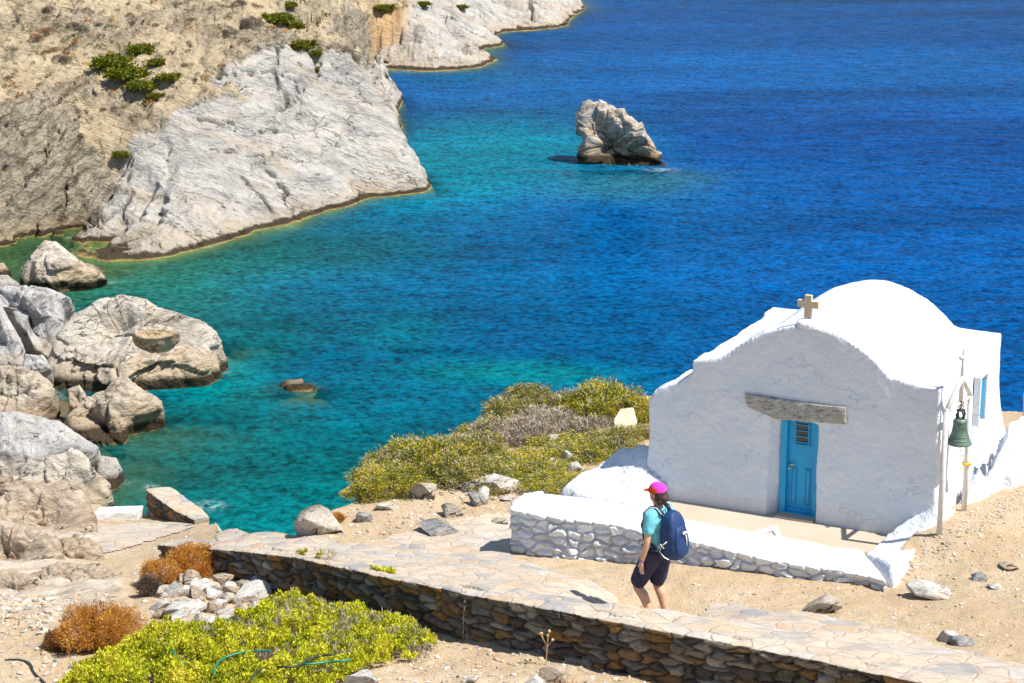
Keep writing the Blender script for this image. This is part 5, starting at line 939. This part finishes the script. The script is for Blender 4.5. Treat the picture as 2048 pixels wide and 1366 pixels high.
# lime green ground cover
def cover(name, poly, N, size, pal, label, seed, h=.22, wr=.42):
    rs = np.random.RandomState(seed); P0 = np.array(poly, float); lo, hi = P0.min(0), P0.max(0); cs = []
    Wp = np.array([hit(a, b)[:2] for a, b in poly]); lo, hi = Wp.min(0), Wp.max(0); q = rs.uniform(lo, hi, (N * 3, 2)); sd = polysd(q, Wp); ns_ = fbm(np.c_[q * 1.6, q[:, :1] * 0], 3, seed); keepm = ((sd + ns_ * .6) > 0) & (fbm(np.c_[q * 4.5, q[:, :1] * 0], 3, seed + 9) > -.24) & (fbm(np.c_[q * 1.7, q[:, :1] * 0], 3, seed + 21) > -.20); q = q[keepm][:N]; sd = sd[keepm][:N]
    ns_ = fbm(np.c_[q * 2.4, q[:, :1] * 0], 3, seed + 3); hh_ = h * (sstep(-.05, .6, sd + .1) * .75 + .25) * (1 + 1.2 * ns_ + .9 * fbm(np.c_[q * 7, q[:, :1] * 0], 2, seed + 12)); z = np.array([down(a, b) for a, b in q]); N_ = len(q)
    c = np.c_[q, z + hh_ * (1 - .45 * rs.rand(N_) ** 2)]; t = rs.normal(size=(N_, 3)) * .6 + np.array([0, 0, .9]); t /= np.linalg.norm(t, axis=1)[:, None]; s = np.cross(t, rs.normal(size=(N_, 3))); s /= np.linalg.norm(s, axis=1)[:, None]; L = size * rs.uniform(.6, 1.4, N_); Wd = L * wr
    V = np.stack([c - s * Wd[:, None] * .4, c + t * L[:, None] * .5 + s * Wd[:, None] * .6, c + t * L[:, None], c + t * L[:, None] * .45 - s * Wd[:, None] * .6], 1).reshape(-1, 3)
    pal = np.array(pal); pi = np.clip(((ns_ * .8 + .5) * len(pal) + rs.normal(size=N_)).astype(int), 0, len(pal) - 1); col = pal[pi] * rs.uniform(.75, 1.2, (N_, 1))
    return tag(link(name, mesh_np(name, V, np.arange(N_ * 4).reshape(-1, 4), {'col': np.repeat(col, 4, 0)}, False), M['leaf']), label, kind='stuff')
cover('ground_cover', [(60, 1420), (130, 1366), (165, 1335), (230, 1318), (270, 1290), (330, 1268), (430, 1262), (500, 1235), (560, 1205), (575, 1180), (600, 1170), (640, 1175), (665, 1215), (680, 1232), (760, 1242), (830, 1255), (875, 1285), (870, 1310), (800, 1330), (740, 1350), (660, 1375), (600, 1420)], 150000, .036, LIME, 'lime green low ground cover in front of the stone wall', 601)
cover('dry_twigs', [(350, 1290), (470, 1262), (560, 1215), (640, 1180), (680, 1235), (830, 1258), (870, 1300), (660, 1366), (450, 1366)], 9000, .085, GREY, 'dry grey twigs showing through the green ground cover', 611, h=.20, wr=.09)
sp_l = [(590, 1200, 60, .9, 'low lime plant against the middle of the stone wall foot'), (700, 1226, 40, .8, 'small lime plant at the stone wall foot, right of the first'), (770, 1238, 50, .8, 'thin lime sprig growing at the wall foot by the green cover end')]
P_L = proto('lime_plant', bl_(5, 620, 1, .9), 5000, .10, LIME, 621, ns=14)
for k, (a, b, w, hs, lb) in enumerate(sp_l): place(P_L, a, b, w, hs, lb, 'plant', 'small plants along the wall foot', 630 + k)
# headland shrubs
hg = 'shrubs on the far headland'
P_H = proto('green_shrub', bl_(13, 640, 1, .55), 8000, .16, [(.06, .08, .008), (.13, .155, .01), (.22, .235, .015), (.30, .27, .03)], 641, ns=10, rough=.75, shell=.7); P_HO = proto('dry_shrub', bl_(5, 642, 1, .8), 3000, .13, [(.36, .20, .09), (.46, .27, .13), (.38, .29, .2)], 643, ns=8, aspect=.2); P_HG = proto('dry_shrub', bl_(5, 644, 1, .8), 3000, .13, [(.20, .16, .13), (.28, .23, .19), (.18, .15, .09)], 645, ns=8, aspect=.2)
hs_ = [(P_H, 235, 128, 66, 'wide green shrub at the left of the main headland clump'), (P_H, 262, 150, 60, 'green shrub in the middle of the main headland clump'), (P_H, 285, 172, 42, 'green shrub at the lower end of the main headland clump'), (P_H, 285, 100, 44, 'yellow green shrub at the top of the main headland clump'), (P_H, 318, 125, 30, 'green shrub at the right of the main headland clump'),
       (P_H, 335, 155, 34, 'slanting green shrub right of the main headland clump'), (P_H, 310, 192, 28, 'small green shrub just below the main headland clump'), (P_H, 243, 308, 28, 'lone bright green shrub above the white slab'), (P_H, 560, 38, 44, 'green shrub near the top right of the near headland'), (P_H, 585, 52, 34, 'green shrub right of the one near the headland top'), (P_H, 575, 10, 26, 'green shrub cut by the top edge of the photo'),
       (P_H, 600, 90, 40, 'flat green shrub above the white rock'), (P_H, 628, 106, 26, 'green shrub on the white rock crest'), (P_H, 634, 138, 20, 'small green shrub in the crack of the white rock'), (P_H, 765, 16, 30, 'small green shrub on the orange cliff'), (P_H, 846, 8, 22, 'small green shrub on the second promontory top'), (P_H, 922, 14, 20, 'tiny green shrub on the pale promontory'), (P_H, 295, 200, 12, 'tiny green tuft under the main clump'),
       (P_HO, 100, 60, 26, 'orange cushion shrub at the upper left of the headland'), (P_HO, 70, 74, 28, 'brown orange shrub left of the orange cushion'), (P_HG, 145, 52, 30, 'grey brown shrub right of the orange cushion'), (P_HG, 165, 58, 24, 'grey shrub beside the grey brown one'), (P_HG, 98, 18, 24, 'grey shrub near the top left corner'), (P_HO, 112, 98, 20, 'orange tuft below the orange cushion'), (P_HO, 92, 104, 20, 'rusty tuft left of the orange tuft'), (P_HG, 118, 118, 32, 'dark grey shrub below the orange tuft'), (P_HO, 132, 106, 16, 'small orange shrub right of the orange tuft'),
       (P_HG, 505, 48, 50, 'large dark brown shrub in the middle of the upper slope'), (P_HG, 460, 66, 34, 'brown shrub left of the large dark brown one'), (P_HG, 200, 48, 14, 'little grey tuft on the upper slope'), (P_HO, 370, 128, 14, 'little orange tuft right of the main clump'), (P_HG, 388, 158, 14, 'little grey tuft beside the sandy gully'), (P_HO, 443, 132, 20, 'orange tuft at the top of the white slab'), (P_HG, 480, 8, 34, 'purple grey shrub at the top edge'), (P_HO, 205, 218, 16, 'orange tuft in the grey strata'), (P_HG, 310, 50, 16, 'grey tuft on the upper sandy slope'), (P_HO, 150, 80, 12, 'tiny orange tuft below the grey shrub'), (P_HO, 162, 268, 12, 'tiny orange tuft above the dark strata'), (P_HG, 265, 45, 14, 'tiny grey tuft on the upper sandy slope, left of the grey one'), (P_HG, 230, 216, 16, 'dark tuft beside the layered boulder')]
for k, (pr, a, b, w, lb) in enumerate(hs_): place(pr, a, b + w * .1, w * (1.45 if pr is P_H else 1.2), .8, lb, 'shrub', hg, 700 + k, BH)
def scrub(name, poly, n, label, seed):
    rs = np.random.RandomState(seed); P0 = np.array(poly, float); VV = []; CC = []; pals = [ORNG, GREY, [(.20, .15, .10), (.30, .24, .17), (.38, .32, .22)], [(.16, .18, .03), (.26, .26, .05)]]; k = 0
    while k < n:
        a, b = rs.uniform(P0.min(0), P0.max(0)); 
        if polysd(np.array([[a, b]]), P0)[0] < 0: continue
        k += 1; P = hit(a, b, BH)
        if P[2] < 1.2: continue
        sz = rs.uniform(.05, .22) * (P[1] / 95); m_ = 70; d = rs.normal(size=(m_, 3)); d[:, 2] = np.abs(d[:, 2]); d /= np.linalg.norm(d, axis=1)[:, None]; c = P + d * sz * rs.uniform(.5, 1, (m_, 1)) * np.array([1, 1, .7]); t = d + rs.normal(size=(m_, 3)) * .6; sd_ = np.cross(t, rs.normal(size=(m_, 3))) ; sd_ /= np.linalg.norm(sd_, axis=1)[:, None]; L_ = sz * .38
        VV.append(np.stack([c - sd_ * L_ * .3, c + t * L_ * .5, c + t * L_, c + sd_ * L_ * .3], 1).reshape(-1, 3)); pl_ = np.array(pals[rs.choice(4, p=[.12, .33, .47, .08])]); CC.append(np.repeat(pl_[rs.randint(len(pl_), size=m_)] * rs.uniform(.6, 1.1), 4, 0))
    V = np.vstack(VV); return tag(link(name, mesh_np(name, V, np.arange(len(V)).reshape(-1, 4), {'col': np.vstack(CC)}, False), M['twig']), label, kind='stuff')
scrub('scrub', [(0, 0), (720, 0), (700, 60), (600, 80), (470, 110), (420, 180), (300, 230), (160, 260), (0, 200)], 190, 'small dry scrub tufts dotted over the tan headland slope', 77)
scrub('scrub', [(0, 0), (260, 0), (300, 120), (200, 230), (0, 230)], 70, 'dense patch of dry scrub on the upper left slope', 78)
# garden hoses
def hose(px, col, label, seed, r=.013, lift=.20):
    lift = lift + .10 if lift > .1 else lift
    pts = []; P2 = np.array(px, float); t = np.linspace(0, len(px) - 1, len(px) * 8)
    for tt_ in t:
        i = min(int(tt_), len(px) - 2); f = tt_ - i; p0 = P2[max(i - 1, 0)]; p1 = P2[i]; p2 = P2[i + 1]; p3_ = P2[min(i + 2, len(px) - 1)]
        q = .5 * ((2 * p1) + (-p0 + p2) * f + (2 * p0 - 5 * p1 + 4 * p2 - p3_) * f * f + (-p0 + 3 * p1 - 3 * p2 + p3_) * f ** 3)
        d = ray(q[0], q[1]); h = hit(q[0], q[1]); h2 = h + (np.array([0, 0, CAMZ]) - h) * (lift / (CAMZ - h[2])); pts.append(h2)
    o = pts[0].copy(); m_ = MB(); m_.tube([p - o for p in pts], r, 8); tag(m_.build('garden_hose', col, smooth=True), label, 'hose', 'garden hoses lying in the green cover').location = tuple(o)
M['hose'] = plain('green_hose', c4(.01, .20, .12), .4); M['hose2'] = plain('dark_hose', c4(.035, .045, .045), .5)
hose([(348, 1286), (345, 1300), (355, 1318), (380, 1332), (412, 1340)], M['hose'], 'short curved green hose at the left of the green cover', 1, lift=.27); hose([(428, 1350), (430, 1335), (445, 1318), (480, 1306), (520, 1302), (540, 1302)], M['hose'], 'green hose arching through the middle of the cover', 2, lift=.28)
hose([(575, 1315), (600, 1328), (650, 1325), (700, 1320)], M['hose'], 'green hose lying under the crossing hose at the right', 3, lift=.26); hose([(500, 1362), (520, 1340), (560, 1334), (595, 1332), (625, 1315), (672, 1308)], M['hose2'], 'dark hose that crosses over the green one at the right', 4, lift=.30)
hose([(380, 1276), (410, 1272), (448, 1268)], M['hose2'], 'short straight dark hose at the top of the cover', 5, lift=.24); hose([(10, 1320), (40, 1320), (60, 1328), (68, 1345), (90, 1366)], M['hose2'], 'black hose on bare ground in the bottom left corner', 6, .014, .015)
# dry stalks
M['straw'] = plain('dry_straw', c4(.55, .38, .18), .9)
for (a, b, h_, lb) in [(926, 1280, .58, 'tall dry grass stalk with a seed head before the stone wall'), (1092, 1330, .42, 'short dry thistle with orange heads before the stone wall'), (1395, 1360, .4, 'dry stalk at the bottom edge before the wall end'), (400, 1205, .001, None)]:
    if lb is None: continue
    P = hit(a, b); m_ = MB(); m_.tube([(0, 0, 0), (.01, 0, h_ * .5), (.035, 0, h_)], .006, 6)
    if h_ > .5: m_.tube([(.02, 0, h_ * .6), (.028, 0, h_ * .8), (.037, 0, h_ * 1.05)], [.010, .017, .004], 8)
    else:
        for k in range(5): m_.tube([(.01, 0, h_ * .5), (.07 * math.cos(k * 1.3), .05 * math.sin(k * 1.3), h_ * (.7 + .07 * k))], .004, 5); m_.ball((.07 * math.cos(k * 1.3), .05 * math.sin(k * 1.3), h_ * (.7 + .07 * k)), .018)
    tag(m_.build('dry_stalk', M['straw']), lb, 'plant').location = tuple(P)

# ================================================================ PERSON
FP = hit(1312, 1250) if False else at_z(1312, 1250, 9.8)
Fv = np.array([-.75, .66, 0]); Fv /= np.linalg.norm(Fv); Rv = np.array([Fv[1], -Fv[0], 0])
def L(f, r, z): return Fv * f + Rv * r + np.array([0, 0, z])
RM = np.c_[Fv, Rv, [0, 0, 1]]
pe = empty('person', tuple(FP)); tag(pe, 'person in light blue shirt, dark shorts and pink cap walking on the path', 'person')
M['skin'] = plain('skin', c4(.62, .34, .21), .55, noise=.08, nsc=10); M['hair'] = plain('dark_brown_hair', c4(.05, .025, .015), .6, noise=.5, nsc=60, bump=.8)
M['shirt'] = plain('light_blue_cloth', c4(.16, .52, .62), .85, noise=.1, nsc=12, bump=.4); M['shorts'] = plain('navy_cloth', c4(.022, .020, .055), .8, noise=.25, nsc=12, bump=.5)
M['pack'] = plain('blue_nylon', c4(.005, .035, .13), .6, noise=.3, nsc=14, bump=.6); M['strap'] = plain('dark_strap', c4(.012, .02, .05), .7); M['grip'] = plain('white_trim', c4(.75, .75, .75), .6); M['shoe'] = plain('grey_shoe', c4(.18, .17, .16), .8, noise=.3, nsc=30); M['band'] = plain('purple_band', c4(.25, .12, .4), .6)
Lk, Rk = L(.20, -.09, .47), L(.06, .09, .47); La, Ra = L(-.03, -.09, .10), L(-.08, .09, .10)
mb = MB()
for hp, kn, an in ((L(0, -.085, .88), Lk, La), (L(0, .085, .88), Rk, Ra)):
    cf = kn + (an - kn) * .33 - Fv * .012
    mb.chain([hp, (hp + kn) / 2, kn + np.array([0, 0, .03]), kn - np.array([0, 0, .04]), cf, kn + (an - kn) * .75, an], [.085, .075, .056, .05, .056, .040, .034])
    mb.chain([an, an + Fv * -.03 - np.array([0, 0, .05]), an + Fv * .12 - np.array([0, 0, .06])], [.034, .035, .03])
mb.ball(L(0, 0, .92), (.11, .15, .12), RM); mb.ball(L(.0, 0, 1.08), (.095, .13, .16), RM); mb.ball(L(-.005, 0, 1.24), (.10, .155, .13), RM)
mb.chain([L(-.015, 0, 1.32), L(.0, 0, 1.40), L(.015, 0, 1.45)], [.065, .052, .052])
mb.ball(L(.02, 0, 1.535), (.092, .074, .112), RM); mb.ball(L(.055, 0, 1.475), (.05, .05, .045), RM)
mb.ball(L(.115, 0, 1.525), (.018, .012, .018), RM); mb.ball(L(.108, 0, 1.485), (.012, .022, .008), RM)
for s_ in (-1, 1): mb.ball(L(.005, .076 * s_, 1.525), (.018, .009, .03), RM)
def arm(s_, el, wr, fw):
    sh = L(-.01, .155 * s_, 1.33); mb.chain([L(-.01, .08 * s_, 1.35), sh, (sh + el) / 2, el, el + (wr - el) * .3, wr], [.05, .052, .043, .036, .038, .025])
    pl = wr + fw * .05; mb.ball(pl, (.03, .018, .045), RM); mb.chain([wr, pl + fw * .02], [.022, .022])
    for k in range(4):
        b_ = pl + Fv * (-.024 + .016 * k) + fw * .035; ln = (.055, .066, .07, .06)[k]; c_ = b_ + fw * ln * .5 ; e_ = c_ + fw * ln * .45 - Rv * s_ * .015
        mb.chain([b_, c_, e_], [.0085, .008, .007], 8)
    th = wr + fw * .025 + Fv * .024; mb.chain([th, th + Fv * .018 + fw * .03, th + Fv * .02 + fw * .055 - Rv * s_ * .01], [.010, .009, .008], 8)
dn = np.array([0, 0, -1.])
arm(-1, L(-.02, -.215, 1.04), L(.045, -.22, .80), dn); arm(1, L(-.03, .21, 1.05), L(.06, .22, .83), (dn * .9 + Fv * .4))
def pp_(name, me, mat, par=pe): return link(name, me, mat, par)
body = remeshed(mb, .0062, 3, .5); pp_('body', body, M['skin'])
mb = MB(); mb.ball(L(-.002, 0, 1.25), (.125, .175, .14), RM, 3); mb.ball(L(.0, 0, 1.06), (.122, .155, .2), RM, 3); mb.ball(L(0, 0, .93), (.125, .158, .08), RM, 3); mb.ball(L(-.01, 0, 1.34), (.075, .13, .05), RM, 3)
for s_, el in ((-1, L(-.02, -.215, 1.04)), (1, L(-.03, .21, 1.05))):
    sh = L(-.01, .155 * s_, 1.325); mb.chain([L(-.01, .09 * s_, 1.335), sh, sh + (el - sh) * .55], [.062, .068, .064]); 
me = remeshed(mb, .010, 3, .5); V = getV(me); V += getN(me) * (.008 * fbm(V * np.array([9, 9, 5]), 3, 4) + .008 * fbm(V * np.array([13, 13, 8]), 3, 14, True))[:, None]; setV(me, V); pp_('shirt', me, M['shirt'])
mb = MB(); mb.ball(L(0, 0, .90), (.135, .168, .11), RM, 3)
for hp, kn in ((L(0, -.085, .86), Lk), (L(0, .085, .86), Rk)): mb.chain([hp, (hp + kn) / 2, hp + (kn - hp) * .88], [.11, .102, .092], 20)
me = remeshed(mb, .010, 2, .5); V = getV(me); V += getN(me) * (.010 * fbm(V * np.array([8, 8, 4]), 3, 9) + .008 * fbm(V * np.array([14, 14, 7]), 3, 19, True))[:, None]; setV(me, V); pp_('shorts', me, M['shorts'])
mb = MB(); mb.ball(L(-.012, 0, 1.535), (.094, .082, .108), RM, 3); mb.ball(L(-.085, .0, 1.50), (.045, .055, .05), RM, 3); mb.ball(L(-.055, -.03, 1.465), (.04, .05, .04), RM, 3)
me = remeshed(mb, .008, 2); V = getV(me); lf = (V - L(0, 0, 1.5)) @ Fv; V += getN(me) * (.012 * fbm(V * 30, 3, 2))[:, None]; keep_ = lf > .045; V[keep_] -= Fv * (lf[keep_] - .045)[:, None]; setV(me, V); pp_('hair', me, M['hair'])
V, F_ = ico(5); q = V.copy(); q[:, 2] = np.where(q[:, 2] < -.05, -.05, q[:, 2]); cc_ = np.where((q[:, 2:3] < .42 + .5 * q[:, :1] * (q[:, :1] > 0)) & (q[:, :1] > -.45), np.array([[.78, .09, .01]]), np.array([[.80, .06, .52]]))
tc_ = np.array([[math.cos(.12), 0, math.sin(.12)], [0, 1, 0], [-math.sin(.12), 0, math.cos(.12)]]); q = (q * np.array([.108, .09, .10])) @ tc_.T
M['cap'] = attr_mat('cap_cloth', bumps=((60, .3, .004),), var=.1); cap = pp_('cap', mesh_np('cap', q @ RM.T + L(.012, 0, 1.565), F_, {'col': cc_}), M['cap'])
mb = MB(); n_ = 14; top_ = [L(.10 + .085 * math.cos(a_), .078 * math.sin(a_), 1.572 - .03 * math.cos(a_) - .012 * abs(math.sin(a_))) for a_ in np.linspace(-1.57, 1.57, n_)]; mb.prism([L(.06, -.07, 1.565)] + top_ + [L(.06, .07, 1.565)], (0, 0, .008))
pp_('brim', mb.mesh('cap_brim'), plain('orange_cloth', c4(.78, .08, .01), .8), cap)
for an in (La, Ra):
    mb = MB(); mb.chain([an - Fv * .035 - np.array([0, 0, .045]), an + Fv * .07 - np.array([0, 0, .06]), an + Fv * .15 - np.array([0, 0, .068])], [.044, .042, .034]); mb.ball(an - np.array([0, 0, .02]), (.05, .045, .045), RM); pp_('shoe', remeshed(mb, .009, 2), M['shoe'])
mb = MB(); wr = L(.045, -.22, .80); mb.lathe([(.026, -.012), (.031, -.010), (.032, .0), (.031, .010), (.026, .012)], tuple(wr + np.array([0, 0, .015])), 20); pp_('wristband', mb.mesh('wristband', True), M['band'])
mb = MB()
for s_ in (-1, 1): mb = MB(); mb.ball(L(.101, .03 * s_, 1.538), (.007, .011, .006), RM); pp_('eye', mb.mesh('eye', True), M['hair'])
bpk = empty('backpack', tuple(FP + L(-.22, 0, .9))); tag(bpk, 'dark blue backpack on the back of the walking person', 'backpack'); bo_ = L(-.22, 0, .9)
def pk(name, me, mat, par=bpk): setV(me, getV(me) - bo_); return link(name, me, mat, par)
def sup(c, r, n=3.2, tilt=.1):
    V, F_ = ico(5); q = V / ((np.abs(V) ** n).sum(1) ** (1 / n))[:, None] * np.array(r); q[:, 0] *= 1 - .28 * np.clip(q[:, 2] / r[2], -.2, 1); q[:, 1] *= 1 - .22 * np.clip(q[:, 2] / r[2], 0, 1) ** 2; q[:, 0] += tilt * q[:, 2]; return q @ RM.T + c, F_
q, F_ = sup(L(-.215, 0, 1.11), (.115, .15, .275)); me = mesh_np('pack_body', q, F_); V = getV(me); V += getN(me) * (.010 * fbm(V * 7, 4, 3) + .006 * fbm(V * 18, 2, 5, True))[:, None]; setV(me, V); pk('body', me, M['pack'])
q, F_ = sup(L(-.305, 0, 1.06), (.06, .115, .17)); me = mesh_np('pocket', q, F_); V = getV(me); V += getN(me) * (.006 * fbm(V * 12, 3, 8))[:, None]; setV(me, V); pk('pocket', me, M['pack'])
for s_ in (-1, 1):
    mb = MB(); pts = [L(-.12, .07 * s_, 1.33), L(-.06, .085 * s_, 1.395), L(.02, .095 * s_, 1.39), L(.10, .10 * s_, 1.31), L(.125, .11 * s_, 1.18), L(.06, .165 * s_, 1.05), L(-.08, .16 * s_, .98)]; mb.tube(pts, [.022, .026, .028, .028, .024, .016, .014], 8); pk('strap', mb.mesh('strap', True), M['strap'])
    mb = MB(); mb.tube([p_ + np.array([0, 0, .014]) + Rv * s_ * .022 for p_ in pts[:4]], .006, 6); pk('strap_trim', mb.mesh('strap_trim', True), M['grip'])
mb = MB(); mb.tube([L(-.10, -.155, .96), L(.0, -.17, .93), L(.11, -.12, .94), L(.14, 0, .95)], .020, 8); pk('hip_belt', mb.mesh('hip_belt', True), M['strap'])
mb = MB(); mb.ball(L(-.362, .0, 1.17), (.012, .035, .020), RM, 3); pk('patch', mb.mesh('patch', True), M['grip'])
mb = MB(); mb.tube([L(-.368, .02, 1.14), L(-.372, .035, 1.02)], .008, 6); pk('trim', mb.mesh('trim', True), M['grip'])
mb = MB(); mb.tube([L(-.24, -.155, 1.08), L(-.18, -.165, 1.02), L(-.16, -.168, .95), L(-.22, -.165, .90), L(-.27, -.15, .88)], .007, 6); pk('cord', mb.mesh('cord', True), M['grip'])
mb = MB(); mb.tube([L(-.14, -.165, .99), L(-.17, -.17, 1.04), L(-.21, -.165, 1.0)], .007, 6); pk('cord', mb.mesh('cord2', True), M['grip'])
mb = MB(); mb.tube([L(-.11, -.02, 1.36), L(-.11, -.015, 1.41), L(-.11, .015, 1.41), L(-.11, .02, 1.36)], .007, 6); pk('handle', mb.mesh('pack_handle', True), M['strap'])

for o in list(D.objects):
    if o.type == 'EMPTY' and not o.get('label'): print('unlabelled', o.name)
